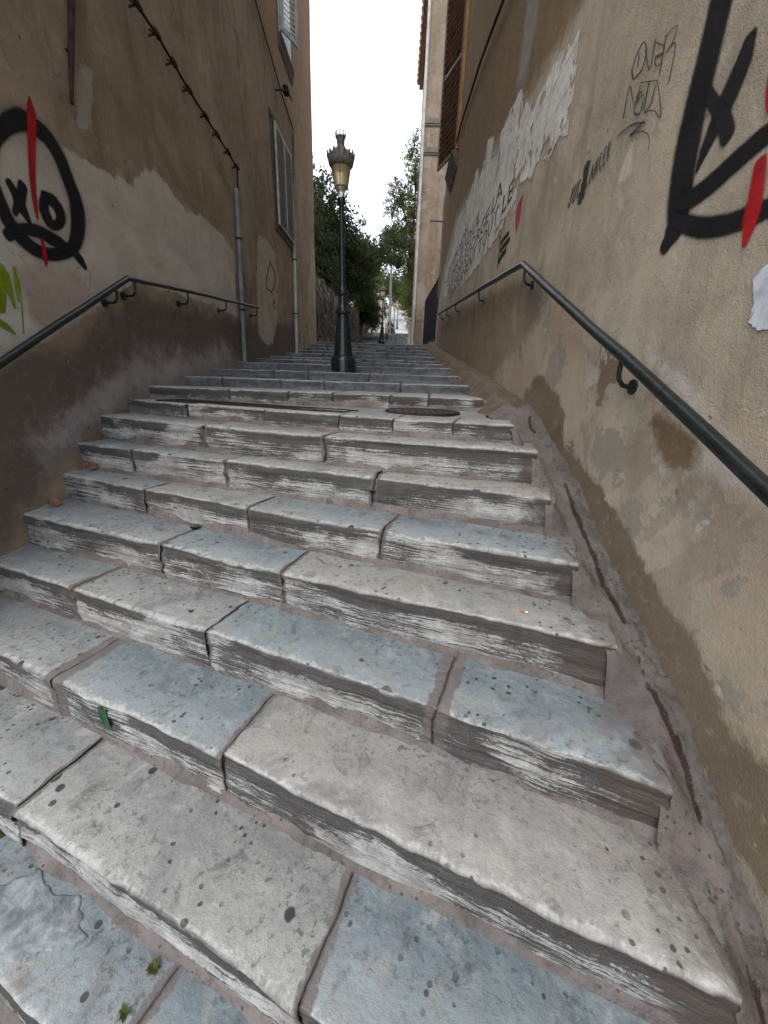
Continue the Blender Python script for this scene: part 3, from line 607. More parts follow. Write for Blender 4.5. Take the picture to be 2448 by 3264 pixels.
# ------------------------------------------------------------------ the two house walls
def poly_sdf(Y, Z, poly):
    """signed distance to a polygon, positive inside"""
    p = np.array(poly, float); y = Y.ravel(); z = Z.ravel()
    d = np.full(y.shape, 1e9); ins = np.zeros(y.shape, bool)
    for i in range(len(p)):
        a = p[i]; b = p[(i + 1) % len(p)]
        e = b - a; wy = y - a[0]; wz = z - a[1]
        t = np.clip((wy * e[0] + wz * e[1]) / (e @ e + 1e-12), 0, 1)
        d = np.minimum(d, (wy - e[0] * t) ** 2 + (wz - e[1] * t) ** 2)
        c = (a[1] > z) != (b[1] > z)
        with np.errstate(divide='ignore', invalid='ignore'):
            xi = (b[0] - a[0]) * (z - a[1]) / (b[1] - a[1]) + a[0]
        ins ^= c & (y < xi)
    d = np.sqrt(d)
    return np.clip(np.where(ins, d, -d), -.6, .6)

def wall_x(side, y, z):
    """the uneven face of a wall"""
    y = np.asarray(y); z = np.asarray(z); f = fbm(y * 5, z * 5, 2, 2) * .0022
    if side == 'L': return LX + fbm(y * .8, z * .8, 4, 2) * .012 + f
    return RX + fbm(y * .8, z * .8, 9, 2) * .008 + f

def house_wall(name, side, y0, y1, z0, z1, mat, polys, depth, parent):
    ys = np.concatenate([np.arange(y0, 5.2, .04), np.linspace(5.2, y1, int((y1 - 5.2) / .07))])
    zs = np.concatenate([np.arange(z0, 3.4, .042), np.linspace(3.4, z1, int((z1 - 3.4) / .11))])
    Y, Z = np.meshgrid(ys, zs, indexing='ij'); X = wall_x(side, Y, Z)
    sgn = -1 if side == 'L' else 1
    V = np.stack([X, Y, Z], -1).reshape(-1, 3); F = [tuple(q) for q in gridfaces(len(ys), len(zs), flip=(side == 'R'))]
    n = len(V); nz = len(zs); ny = len(ys)
    xb = (LX if side == 'L' else RX) + sgn * depth
    B = [(xb, y0, z0), (xb, y1, z0), (xb, y1, z1), (xb, y0, z1)]
    V = np.concatenate([V, np.array(B)])
    F.append(tuple(list(range(0, nz)) + [n + 3, n]))                       # near end
    F.append(tuple(list(range((ny - 1) * nz, ny * nz)) + [n + 2, n + 1]))  # far end
    F.append(tuple([i * nz + nz - 1 for i in range(ny)] + [n + 2, n + 3])) # top
    F.append((n, n + 1, n + 2, n + 3))
    at = {}
    for k, p in polys.items():
        s = poly_sdf(Y, Z, p).ravel() + (.085 if k == 'damp' and side == 'R' else 0); at[k] = np.concatenate([s, np.full(4, -.6)])
    return meshobj(name, V, F, mat, parent, True, at)

lp = {k[2:].lower(): v for k, v in PATCH.items() if k.startswith('L_')}
rp = {k[2:].lower(): v for k, v in PATCH.items() if k.startswith('R_')}
lm = wall_mat('brown_lime_plaster', (.265, .2, .14), (.36, .28, .2), [
    ('orange', (.30, .20, .12), .85, .25, .10),
    ('light', (.52, .47, .41), .94, .2, .016),
    ('streak', (.47, .40, .30), .7, .14, .05),
    ('damp', (.115, .096, .09), .85, .42, .10),
    ('mauve', (.37, .34, .345), .85, .6, .14),
    ('slab', (.34, .31, .28), .85, .18, .012),
    ('patch', (.45, .38, .31), .95, .34, .02),
    ('facefill', (.44, .40, .34), .75, .05, .03),
    ('pinkfill', (.34, .25, .21), .6, .12, .05),
    ('palegrey', (.55, .56, .56), .6, .2, .06)], .5, 1.0, [('light', (.52, .47, .41), .56, 1.6, .6), ('light', (.36, .31, .25), .60, 2.3, .55), ('damp', (.27, .215, .18), .57, 1.9, .75), ('damp', (.09, .075, .066), .60, 2.4, .7), (None, (.19, .145, .105), .585, 1.15, .6), (None, (.40, .35, .29), .64, 1.9, .5)])
lp['facefill'] = [(p[0], p[1]) for p in FACE[0][:-1]]
lp['pinkfill'] = [(2.75, .62), (3.05, .70), (3.3, .70), (3.4, .45), (3.1, .25), (2.85, .2), (2.75, .35)]
lp['palegrey'] = [(2.2, .75), (2.62, .82), (2.74, .66), (2.74, .3), (2.66, .2), (2.2, .1)]
rm = wall_mat('grey_beige_render', (.39, .328, .246), (.48, .412, .32), [
    ('darktop', (.205, .132, .066), .92, .35, .12),
    ('streak', (.28, .28, .26), .8, .2, .10),
    ('lowdark', (.215, .16, .105), .8, .4, .12),
    ('pale3', (.36, .28, .22), .7, .35, .10),
    ('pale2', (.50, .37, .27), .75, .22, .05),
    ('pale', (.58, .51, .46), .85, .16, .03),
    ('brown', (.18, .115, .065), .92, .16, .02),
    ('damp', (.175, .135, .09), .9, .22, .02),
    ('wedge', (.6, .54, .48), .75, .05, .012),
    ('halo', (.17, .14, .115), .7, .2, .09)], .42, 1.7, [('zone', (.46, .36, .27), .55, 1.5, .7), ('zone', (.30, .265, .225), .565, 2.2, .8), ('zone', (.20, .145, .095), .605, 1.8, .85), ('zone', (.58, .53, .48), .62, 2.6, .7), (None, (.30, .245, .18), .60, 1.2, .5), (None, (.52, .46, .38), .645, 1.7, .5)])
rp['zone'] = [(-1.2, -1.2), (-1.2, -2.4), (.8, -1.4), (1.5, -.9), (2.2, -.6), (3.1, -.25), (5, .1), (11, .8), (11, 1.5), (8, 1.3), (5.5, 1.05), (3.6, .85), (2.4, .35), (1.5, .05), (.9, -.2), (.2, -.55)]
rp['halo'] = [(3.6, .72), (3.35, .86), (3.25, .62), (3.42, .45), (3.6, .5)]

left = empty('apartment_building', (LX, 6, 0), 'brown plastered house on the left with a spray-painted face near the handrail', 'building')
right = empty('apartment_building', (RX, 6, 0), 'grey-beige rendered house on the right carrying big black lettering and torn posters', 'building')
def at_parent(o, p):      # children keep world coordinates: store them relative to the thing's base
    o.matrix_parent_inverse = Matrix.Translation(-Vector(p.location)); return o
at_parent(house_wall('wall', 'L', 1.0, 12.55, -2.1, 12.5, lm, lp, 6, left), left)
at_parent(house_wall('wall', 'R', -1.2, 12.0, -2.4, 10.5, rm, rp, 5, right), right)

# ------------------------------------------------------------------ spray paint, as thin ribbons on the plaster
def ribbon(strokes, name, side, mat, parent, lift=.0022, grow=1.25, res=.02, jit=.0):
    V = []; F = []; E = []
    sgn = 1 if side == 'L' else -1
    for si, st in enumerate(strokes):
        P = np.array([(a, b) for a, b, c in st]); Wd = np.array([c for a, b, c in st])
        # Catmull-Rom resampling
        Q = np.vstack([2 * P[0] - P[1], P, 2 * P[-1] - P[-2]]); W2 = np.concatenate([[Wd[0]], Wd, [Wd[-1]]])
        R_ = []; Wr = []
        for i in range(1, len(Q) - 2):
            L = np.linalg.norm(Q[i + 1] - Q[i]); m = max(2, int(L / res))
            for t in np.linspace(0, 1, m, endpoint=False):
                a, b, c, d = Q[i - 1], Q[i], Q[i + 1], Q[i + 2]
                R_.append(.5 * (2 * b + (c - a) * t + (2 * a - 5 * b + 4 * c - d) * t * t + (3 * b - a - 3 * c + d) * t ** 3))
                Wr.append(W2[i] * (1 - t) + W2[i + 1] * t)
        R_.append(P[-1]); Wr.append(Wd[-1])
        R_ = np.array(R_); Wr = np.maximum(np.array(Wr), .004) * grow
        T = np.gradient(R_, axis=0); T /= np.linalg.norm(T, axis=1)[:, None] + 1e-9
        caps0 = [(R_[0] - T[0] * Wr[0] * .5 * c, Wr[0] * math.sqrt(max(0, 1 - c * c)), T[0], 1 - c) for c in (1, .85, .6, .3)]
        caps1 = [(R_[-1] + T[-1] * Wr[-1] * .5 * c, Wr[-1] * math.sqrt(max(0, 1 - c * c)), T[-1], 1 - c) for c in (.3, .6, .85, 1)]
        seq = caps0 + [(R_[i], Wr[i], T[i], 1) for i in range(len(R_))] + caps1
        n0 = len(V); K = (-1, -.66, -.3, 0, .3, .66, 1)
        for j, (c, w, t, cap) in enumerate(seq):
            nn = np.array([-t[1], t[0]])
            for k in K:
                q = c + nn * k * w * .5
                V.append((float(wall_x(side, q[0], q[1])) + sgn * (lift + si * .00035 + j * 3e-6), q[0], q[1])); E.append(min((1 - abs(k)) * 1.4, cap * 1.4, 1))
        for j in range(len(seq) - 1):
            for k in range(6):
                a = n0 + j * 7 + k; F.append((a, a + 1, a + 8, a + 7))
    return at_parent(meshobj(name, V, F, mat, parent, True, {'edge': np.array(E)}), parent)

M['spray_black'] = paint_mat('black_spray_paint', (.014, .013, .014))
M['spray_red'] = paint_mat('red_spray_paint', (.36, .012, .014), True, .93)
M['spray_green'] = paint_mat('lime_green_paint', (.19, .27, .012), True, .9)
M['spray_pink'] = paint_mat('magenta_spray_paint', (.45, .05, .13), True, .7)
M['marker'] = paint_mat('faded_black_marker', (.045, .045, .045), False, .8)
M['chalk'] = paint_mat('pale_chalk', (.5, .48, .42), True, .55)
M['overspray'] = paint_mat('black_overspray', (.02, .018, .018), True, .42, .85, 1.6)
ribbon(FACE[:2], 'graffiti_overspray', 'L', M['overspray'], left, .0012, 3.0)
ribbon(BIG[:3], 'graffiti_overspray', 'R', M['overspray'], right, .0012, 1.9)
ribbon(FACE, 'graffiti_face', 'L', M['spray_black'], left, grow=1.7)['label'] = 'black spray-painted oval face with a cross eye and a ring eye'
ribbon(FACE_RED, 'graffiti_stripe', 'L', M['spray_red'], left, .0058, 1.15)['label'] = 'red stripe sprayed down through the face'
ribbon(GREEN, 'graffiti_lettering', 'L', M['spray_green'], left, grow=1.4)['label'] = 'lime green lettering cut off by the picture edge'
ribbon(SQUIG, 'graffiti_squiggle', 'L', M['chalk'], left, grow=1.6)
ribbon(DIAMOND, 'graffiti_diamond', 'L', M['marker'], left, grow=.9)
ribbon(DIAMOND_M, 'graffiti_letter', 'L', M['chalk'], left, .004, .7)
ribbon(DIAMOND_RED, 'graffiti_arrow', 'L', M['spray_red'], left, .0048, .7)
ribbon(BIG, 'graffiti_lettering', 'R', M['spray_black'], right, grow=1.4)['label'] = 'huge black spray-painted lettering with thick strokes'
ribbon(BIG_RED, 'graffiti_stripe', 'R', M['spray_red'], right, .0052, 1.3)['label'] = 'red stripes sprayed over the black lettering'
ribbon(TAG, 'graffiti_tag', 'R', M['marker'], right, grow=1.25)['label'] = 'thin two-line marker tag with an arrow below'
ribbon(NAMETAG, 'graffiti_tag', 'R', M['marker'], right, grow=1.15)['label'] = 'slanted marker tag written as a row of narrow letters'
ribbon(BARS, 'graffiti_bars', 'R', M['spray_black'], right, grow=1.1)['label'] = 'three short black bars beside a vertical line'
ribbon(PINK, 'graffiti_smear', 'R', M['spray_pink'], right, grow=.7)

# ------------------------------------------------------------------ the torn paste-up on the right wall
def poster():
    root = empty('torn_poster', (RX, 6.8, 1.6), 'torn white paste-up of many paper sheets with hand-painted black words', 'poster')
    ys = np.arange(3.1, 10.8, .03); zs = np.arange(1.4, 3.2, .03)
    Y, Z = np.meshgrid(ys, zs, indexing='ij')
    s = poly_sdf(Y, Z, POSTER)
    X = wall_x('R', Y, Z) - .003 - .001 * (1 + fbm(Y * 7, Z * 7, 3, 3))
    F = gridfaces(len(ys), len(zs)); sm = s.ravel(); keep = (sm[F] > -.06).any(1); F = F[keep]
    used = np.unique(F); mp = -np.ones(sm.size, int); mp[used] = np.arange(len(used))
    g = NT('torn_white_paper', .85, .2); P = g.pos(); q = g.xyz(P); flat = g.comb(q[1], q[2], 0.0)
    ns = g.noise(g.comb(g.mul(q[1], 1.0), g.mul(q[2], .55), 0.0), 6, 7, .75, .6); a = g.ramp(g.add(g.attr('edge'), g.mul(g.add(ns, -.5), .26)), -.008, .008)
    hol = g.ramp(g.add(g.noise(flat, 3.4, 7, .72, .6), g.mul(g.attr('edge'), .22)), .44, .465)
    n1 = g.noise(flat, 5, 5, .65); n2 = g.noise(flat, 30, 4, .7)
    c = g.mix(g.ramp(n1, .3, .7), (.72, .70, .665), (.54, .51, .465))
    c = g.mix(g.mul(g.ramp(n2, .5, .68), .5), c, (.33, .29, .24)); c = g.mix(g.mul(g.ramp(ns, .5, .68), .7), c, (.36, .30, .225))
    # seams between the sheets, and dirty brown seams where rows have lifted
    rowz = g.math('ABSOLUTE', g.add(g.math('FRACT', g.mul(g.add(q[2], g.mul(n1, .012)), 1 / .205)), -.5))
    c = g.mix(g.mul(g.ramp(rowz, .47, .492), .75), c, (.27, .22, .17))
    coly = g.math('ABSOLUTE', g.add(g.math('FRACT', g.mul(g.add(q[1], g.mul(n1, .015)), 1 / .62)), -.5))
    c = g.mix(g.mul(g.ramp(coly, .478, .494), .55), c, (.27, .22, .17))
    g.setin(g.b.inputs['Alpha'], g.mul(a, hol)); m = g.out(c, .85, g.bump(g.add(n1, n2), .5, .006))
    o = meshobj('paper', np.stack([X, Y, Z], -1).reshape(-1, 3)[used], mp[F], m, root, True, {'edge': sm[used]})
    at_parent(o, root)
    ink = NT('black_poster_ink', .8, .2); nn = ink.noise(ink.pos(), 26, 5, .75)
    ink.setin(ink.b.inputs['Alpha'], ink.ramp(nn, .30, .42, 0.0, .9)); inkm = ink.out((.02, .02, .022))
    dg = None
    for (txt, ya, yb, za, zb, h) in [('IL INTERNENT TOUT LE', 9.05, 4.55, 1.625, 1.70, .17), ('DES GENS EGORGE LA', 9.55, 5.0, 1.83, 1.90, .165), ('SE PAR LE SOUL', 9.9, 6.3, 2.035, 2.10, .16), ('EN SON NOM', 9.9, 7.4, 2.25, 2.29, .15)]:
        cu = bpy.data.curves.new('letters', 'FONT'); cu.body = txt; cu.resolution_u = 2
        to = bpy.data.objects.new('letters', cu); C.objects.link(to)
        dg = bpy.context.evaluated_depsgraph_get(); me = bpy.data.meshes.new_from_object(to.evaluated_get(dg))
        bpy.data.objects.remove(to)
        v = np.array([q.co[:] for q in me.vertices]); F2 = [tuple(p.vertices) for p in me.polygons]
        bpy.data.meshes.remove(me)
        u = (v[:, 0] - v[:, 0].min()) / np.ptp(v[:, 0]); w = (v[:, 1] - v[:, 1].min()) / np.ptp(v[:, 1])
        yy_ = ya + (yb - ya) * u + fbm(u * 30, w, 2, 2) * .012; z_ = za + (zb - za) * u + w * h + fbm(u * 14, 3, 1, 2) * .012
        x_ = wall_x('R', yy_, z_) - .0068
        at_parent(meshobj('lettering', np.stack([x_, yy_, z_], -1), F2, inkm, root, False), root)
poster()
# a pale scrap of paper glued by the big lettering, near the picture edge
def scrap(name, side, pts, mat, label, lift=.006):
    r = empty(name, (RX, pts[0][0], pts[0][1]), label, 'paper scrap')
    P = np.array(pts); c = P.mean(0); V = [(float(wall_x(side, *c)) - lift, c[0], c[1])]; rr = random.Random(5)
    ring = []
    for i in range(len(P)):
        for t in np.linspace(0, 1, 6, endpoint=False):
            q = P[i] * (1 - t) + P[(i + 1) % len(P)] * t + np.array([rr.uniform(-.003, .003), rr.uniform(-.003, .003)]); ring.append(q)
    for q in ring: V.append((float(wall_x(side, q[0], q[1])) - lift, q[0], q[1]))
    n = len(ring)
    at_parent(meshobj('sheet', V, [(0, 1 + i, 1 + (i + 1) % n) for i in range(n)], mat, r, True), r)
sm_ = plain('pale_blue_paper', (.52, .54, .58), .85, .2, 20)
scrap('paper_scrap', 'R', [(1.335, .315), (1.31, .345), (1.24, .36), (1.22, .355), (1.22, .17), (1.265, .175), (1.30, .195), (1.305, .25)], sm_, 'torn pale blue paper scrap below the big black lettering')
# ------------------------------------------------------------------ handrails
def handrail(side, x, pts, brackets, label):
    r = empty('handrail', (x, pts[0][0], pts[0][1]), label, 'handrail')
    P = [(x, a, b) for a, b in pts]
    m = MB()
    # moulded rail: flat oval profile with a raised back
    prof = [(-.024, -.012), (-.018, -.019), (.018, -.019), (.024, -.012), (.027, .0), (.022, .012), (.012, .019), (0, .021), (-.012, .019), (-.022, .012), (-.027, .0)]
    Pd = [P[0]]
    for a, b in zip(P[:-1], P[1:]):
        n = max(2, int(math.dist(a, b) / .12)); Pd += [tuple(a[i] + (b[i] - a[i]) * t / n for i in range(3)) for t in range(1, n + 1)]
    V = []; n = len(prof)
    for i, p in enumerate(Pd):
        a = Vector(Pd[max(i - 1, 0)]); b = Vector(Pd[min(i + 1, len(Pd) - 1)]); t = (b - a).normalized()
        u = Vector((1, 0, 0)); w = u.cross(t) if u.cross(t).z > 0 else t.cross(u)
        wob = Vector((vnoise(i * .3, 1) * .003, 0, vnoise(i * .3, 5) * .003))
        for (c, d) in prof: V.append(Vector(p) + wob + u * c + w * d)
    F = []
    for i in range(len(Pd) - 1):
        for k in range(n): F.append((i * n + k, i * n + (k + 1) % n, (i + 1) * n + (k + 1) % n, (i + 1) * n + k))
    F += [tuple(range(n)), tuple(range((len(Pd) - 1) * n, len(Pd) * n))]
    m.add(V, F); at_parent(m.build('rail', M['rail'], r, True), r)
    s = -1 if side == 'L' else 1
    for (y, z) in brackets:
        b = MB(); wx = LX if side == 'L' else RX
        d = abs(wx - x)
        path = [(x, y, z - .016), (x, y, z - .07), (x + s * .006, y, z - .10), (x + s * .025, y, z - .122), (x + s * .05, y, z - .128), (wx + s * .02, y, z - .128)]
        b.tube(path, .0105, 8, up=(0, 1, 0))
        b.tube([(wx - s * .014, y, z - .128), (wx + s * .01, y, z - .128)], .032, 12)
        at_parent(b.build('bracket', M['rail'], r, True), r)

handrail('R', .97, [(-.2, -.77), (.989, -.238), (1.604, .038), (3.581, .915), (5.568, 1.116), (8.0, 1.35), (11.0, 1.635)],
         [(.55, -.44), (1.82, .135), (3.5, .88), (5.41, 1.10), (7.51, 1.305), (8.9, 1.437), (10.3, 1.568)], 'dark green handrail on J brackets along the right-hand rendered wall')
handrail('L', -2.33, [(.9, -.77), (2.343, .024), (2.898, .332), (3.673, .757), (4.745, .862), (7.0, 1.070)],
         [(1.4, -.495), (3.50, .665), (3.76, .765), (4.69, .857), (5.71, .95), (6.95, 1.065)], 'dark handrail on J brackets along the left-hand brown wall')

# ------------------------------------------------------------------ pipes and cables
def pipe(y, z0, z1, r, mat, label, lean=0.0, clips=()):
    o = empty('drainpipe', (LX + .04, y, z0), label, 'pipe'); m = MB()
    m.tube([(LX + .045, y + lean * (z - z0), z) for z in np.linspace(z0, z1, 12)], r, 12)
    at_parent(m.build('pipe', mat, o, True), o)
    for z in clips:
        c = MB(); c.tube([(LX + .045, y + lean * (z - z0), z - .012), (LX + .045, y + lean * (z - z0), z + .012)], r * 1.35, 12)
        c.box(LX - .03, LX + .04, y + lean * (z - z0) - .008, y + lean * (z - z0) + .008, z - .008, z + .008)
        at_parent(c.build('clip', M['rust'], o), o)
pipe(6.40, .02, 2.52, .034, M['greypipe'], 'grey-blue pipe rising from the steps to the cable on the left wall', .09, (.95, 1.9))
pipe(9.80, .40, 2.86, .035, M['whitepipe'], 'dirty white pipe below the closed grey shutters', .06, (1.4, 2.5))
def cable(name, pts, r, x, label, hooks=(), mat='black', sag=0.0):
    o = empty(name, (x, pts[0][0], pts[0][1]), label, 'cable'); m = MB(); P = []
    for (a, b) in zip(pts[:-1], pts[1:]):
        for t in np.linspace(0, 1, 8, endpoint=False): P.append((x, a[0] + (b[0] - a[0]) * t, a[1] + (b[1] - a[1]) * t - sag * 4 * t * (1 - t)))
    P.append((x, *pts[-1])); m.tube(P, r, 7); at_parent(m.build('cable', M[mat], o, True), o)
    s = -1 if x < 0 else 1; wx = LX if x < 0 else RX
    for (y, z) in hooks:
        b = MB(); b.tube([(x, y, z), (wx + s * .03, y - .015, z - .03)], .009, 6); b.tube([(x, y - .04, z + .006), (x, y + .04, z - .008)], .024, 8)
        b.tube([(wx - s * .05, y - .09, z - .028), (wx - s * .05, y - .03, z - .02)], .007, 6)
        at_parent(b.build('hook', M['rust'], o, True), o)
hk = [(3.5, 3.02), (4.51, 3.02), (4.79, 3.01), (5.07, 2.97), (5.36, 2.92), (5.74, 2.89), (6.04, 2.86), (6.37, 2.83), (6.65, 2.79)]
cable('cable', [(2.2, 3.0)] + hk + [(6.62, 2.5)], .013, LX + .07, 'black cable held by rusty hooks down to the grey-blue pipe', hk[1:], sag=.012)
cable('cable', [(9.9, 2.85), (10.15, 4.2), (10.3, 5.0), (9.5, 5.12), (8.4, 5.4), (7.4, 5.75)], .012, LX + .03, 'thin dark cable running up from the white pipe beside the closed shutters', ())
cable('cable', [(4.6, 3.78)] + CABLE_R[0:1] + CABLE_R[1:] + [(11.0, 4.5)], .018, RX - .04, 'dark sagging cable high across the stained right wall', (), 'rust')
o = empty('iron_rod', (LX + .05, 3.55, 1.8), 'rusty iron rod hanging high on the brown wall above the painted face', 'rod'); m = MB()
m.tube([(LX + .05, 3.47, 1.8), (LX + .05, 3.55, 2.1), (LX + .05, 3.64, 2.4), (LX + .05, 3.8, 2.95)], [.012, .02, .022, .02], 8); m.tube([(LX + .05, 3.57, 2.15), (LX - .03, 3.57, 2.15)], .01, 6)
at_parent(m.build('rod', M['rust'], o, True), o)
o = empty('iron_rod', (LX + .05, 7.6, 5.2), 'short dark iron rod beside the upper cable on the brown wall', 'rod'); m = MB()
m.tube([(LX + .05, 7.6, 5.3), (LX + .05, 7.62, 6.4)], .018, 8); m.tube([(LX + .05, 7.6, 5.6), (LX - .03, 7.6, 5.6)], .01, 6); at_parent(m.build('rod', M['rust'], o, True), o)
o = empty('wall_lamp', (LX, 9.3, 5.05), 'small floodlight on a bracket between the two shuttered windows', 'lamp'); m = MB()
m.tube([(LX - .02, 9.15, 5.0), (LX + .22, 9.15, 5.0), (LX + .22, 9.5, 5.04)], .014, 6)
at_parent(m.build('arm', M['rust'], o, True), o); m = MB(); m.hull8([(LX + .10, 9.24, 5.04), (LX + .22, 9.24, 5.04), (LX + .20, 9.36, 5.02), (LX + .12, 9.36, 5.02), (LX + .12, 9.22, 5.12), (LX + .20, 9.22, 5.12), (LX + .22, 9.34, 5.11), (LX + .10, 9.34, 5.11)])
at_parent(m.build('lamp_head', M['black'], o), o)

# ------------------------------------------------------------------ shutters
def louvre_leaf(w, h, t=.035, st=.07, nrail=(0.5,), pitch=.05, slat=.045, amp=.02):
    """leaf in the XZ plane, hinge edge at x = 0; returns frame and slats"""
    f = MB(); f.box(0, st, -t / 2, t / 2, 0, h); f.box(w - st, w, -t / 2, t / 2, 0, h)
    zr = [0, h - st] + [h * q - st / 2 for q in nrail]
    for z in zr: f.box(st + .001, w - st - .001, -t / 2 + .002, t / 2 - .002, z, z + st)
    s = MB(); z = st + .02
    while z < h - st - .03:
        if not any(abs(z - (h * q - st / 2) - st / 2) < st * .8 for q in nrail):
            a = amp
            s.hull8([(st - .004, -a, z), (w - st + .004, -a, z), (w - st + .004, a, z + slat), (st - .004, a, z + slat),
                     (st - .004, -a, z + .008), (w - st + .004, -a, z + .008), (w - st + .004, a, z + slat + .008), (st - .004, a, z + slat + .008)])
        z += pitch
    return f, s
def place(mb, M4): mb.V = [tuple(M4 @ Vector(v)) for v in mb.V]; return mb
def leaf(parent, M4, w, h, mf, ms, name='shutter', label=None, **k):
    f, s = louvre_leaf(w, h, **k)
    fo = at_parent(place(f, M4).build(name, mf, parent, label=label), parent)
    place(s, M4).build('slats', ms, fo)
    return fo
alongY = lambda x, y, z, a=0.0: Matrix.Translation((x, y, z)) @ Matrix.Rotation(math.radians(90 + a), 4, 'Z')
for (y, z) in ((8.78, 2.80), (9.36, 2.80)):
    leaf(left, alongY(LX + .055, y, z), .56, 1.58, M['greyshutter'], M['greyshutter'], t=.03, amp=.034, label='closed grey louvred shutter', pitch=.06, st=.045, nrail=(), slat=.036)
m = MB(); m.box(LX - .05, LX + .03, 8.62, 10.05, 2.68, 2.79); m.box(LX - .05, LX + .026, 8.68, 8.775, 2.79, 4.46); m.box(LX - .05, LX + .026, 9.925, 10.02, 2.79, 4.46); m.box(LX - .05, LX + .03, 8.62, 10.05, 4.39, 4.48)
at_parent(m.build('window_frame', M['sillshade_frame'], left), left)
# the upper window: an open leaf in chalky blue-grey above a sill coloured dark as the shadow beneath
leaf(left, alongY(LX + .05, 9.48, 6.04, -28), .48, 1.9, M['blueshutter'], M['greyshutter'], label='ajar chalky blue-grey shutter', pitch=.075, st=.09, slat=.055)
m = MB(); m.hull8([(LX - .05, 9.45, 5.78), (LX + .02, 9.45, 5.78), (LX + .02, 10.45, 5.78), (LX - .05, 10.45, 5.78), (LX - .05, 9.45, 6.0), (LX + .07, 9.45, 6.0), (LX + .07, 10.45, 6.0), (LX - .05, 10.45, 6.0)])
at_parent(m.build('shadow_sill', M['sillshade_frame'], left), left)
m = MB(); m.box(LX - .05, LX + .02, 9.5, 10.4, 6.001, 7.98); at_parent(m.build('window_pane', M['darkglass'], left), left)
# right house: a tall brown louvred leaf swung out square to the wall, seen from the front
leaf(right, Matrix.Translation((RX - .03, 9.72, 4.42)) @ Matrix.Rotation(math.radians(110), 4, 'Z'), .88, 2.85, M['brownshutter'], M['brownshutter'], label='faded brown louvred shutter swung out over the alley', nrail=(.52,), pitch=.10, slat=.06, amp=.03)
m = MB(); m.box(RX - .045, RX - .0, 9.63, 9.70, 4.42, 7.3); at_parent(m.build('hinge_post', M['orangeedge'], right), right)
m = MB(); m.hull8([(RX - .02, 9.6, 4.1), (RX + .05, 9.6, 4.1), (RX + .05, 10.75, 4.1), (RX - .02, 10.75, 4.1), (RX - .15, 9.6, 4.38), (RX + .05, 9.6, 4.38), (RX + .05, 10.75, 4.38), (RX - .15, 10.75, 4.38)])
at_parent(m.build('shadow_sill', M['sillshade_frame'], right), right)  # sill wedge whose dark colour stands in for the ledge's shadow
m = MB(); m.box(RX - .03, RX + .05, 9.705, 9.76, 4.381, 7.3); m.box(RX - .03, RX + .05, 10.62, 10.7, 4.381, 7.3); m.box(RX - .035, RX + .05, 9.6, 10.75, 7.301, 7.4)
at_parent(m.build('window_frame', M['greypipe'], right), right)
m = MB(); m.box(RX - .012, RX + .05, 9.762, 10.618, 4.382, 7.299); at_parent(m.build('window_pane', M['darkglass'], right), right)
o = empty('bracket_pole', (RX, 11.9, 3.7), 'short grey metal arm sticking out of the wall corner beside the iron fence', 'bracket'); m = MB()
m.tube([(RX + .1, 11.93, 3.95), (RX - .34, 11.95, 3.97)], .022, 8); m.tube([(RX - .02, 11.94, 2.2), (RX - .02, 11.94, 4.5)], .012, 6); at_parent(m.build('arm', M['greypipe'], o, True), o)

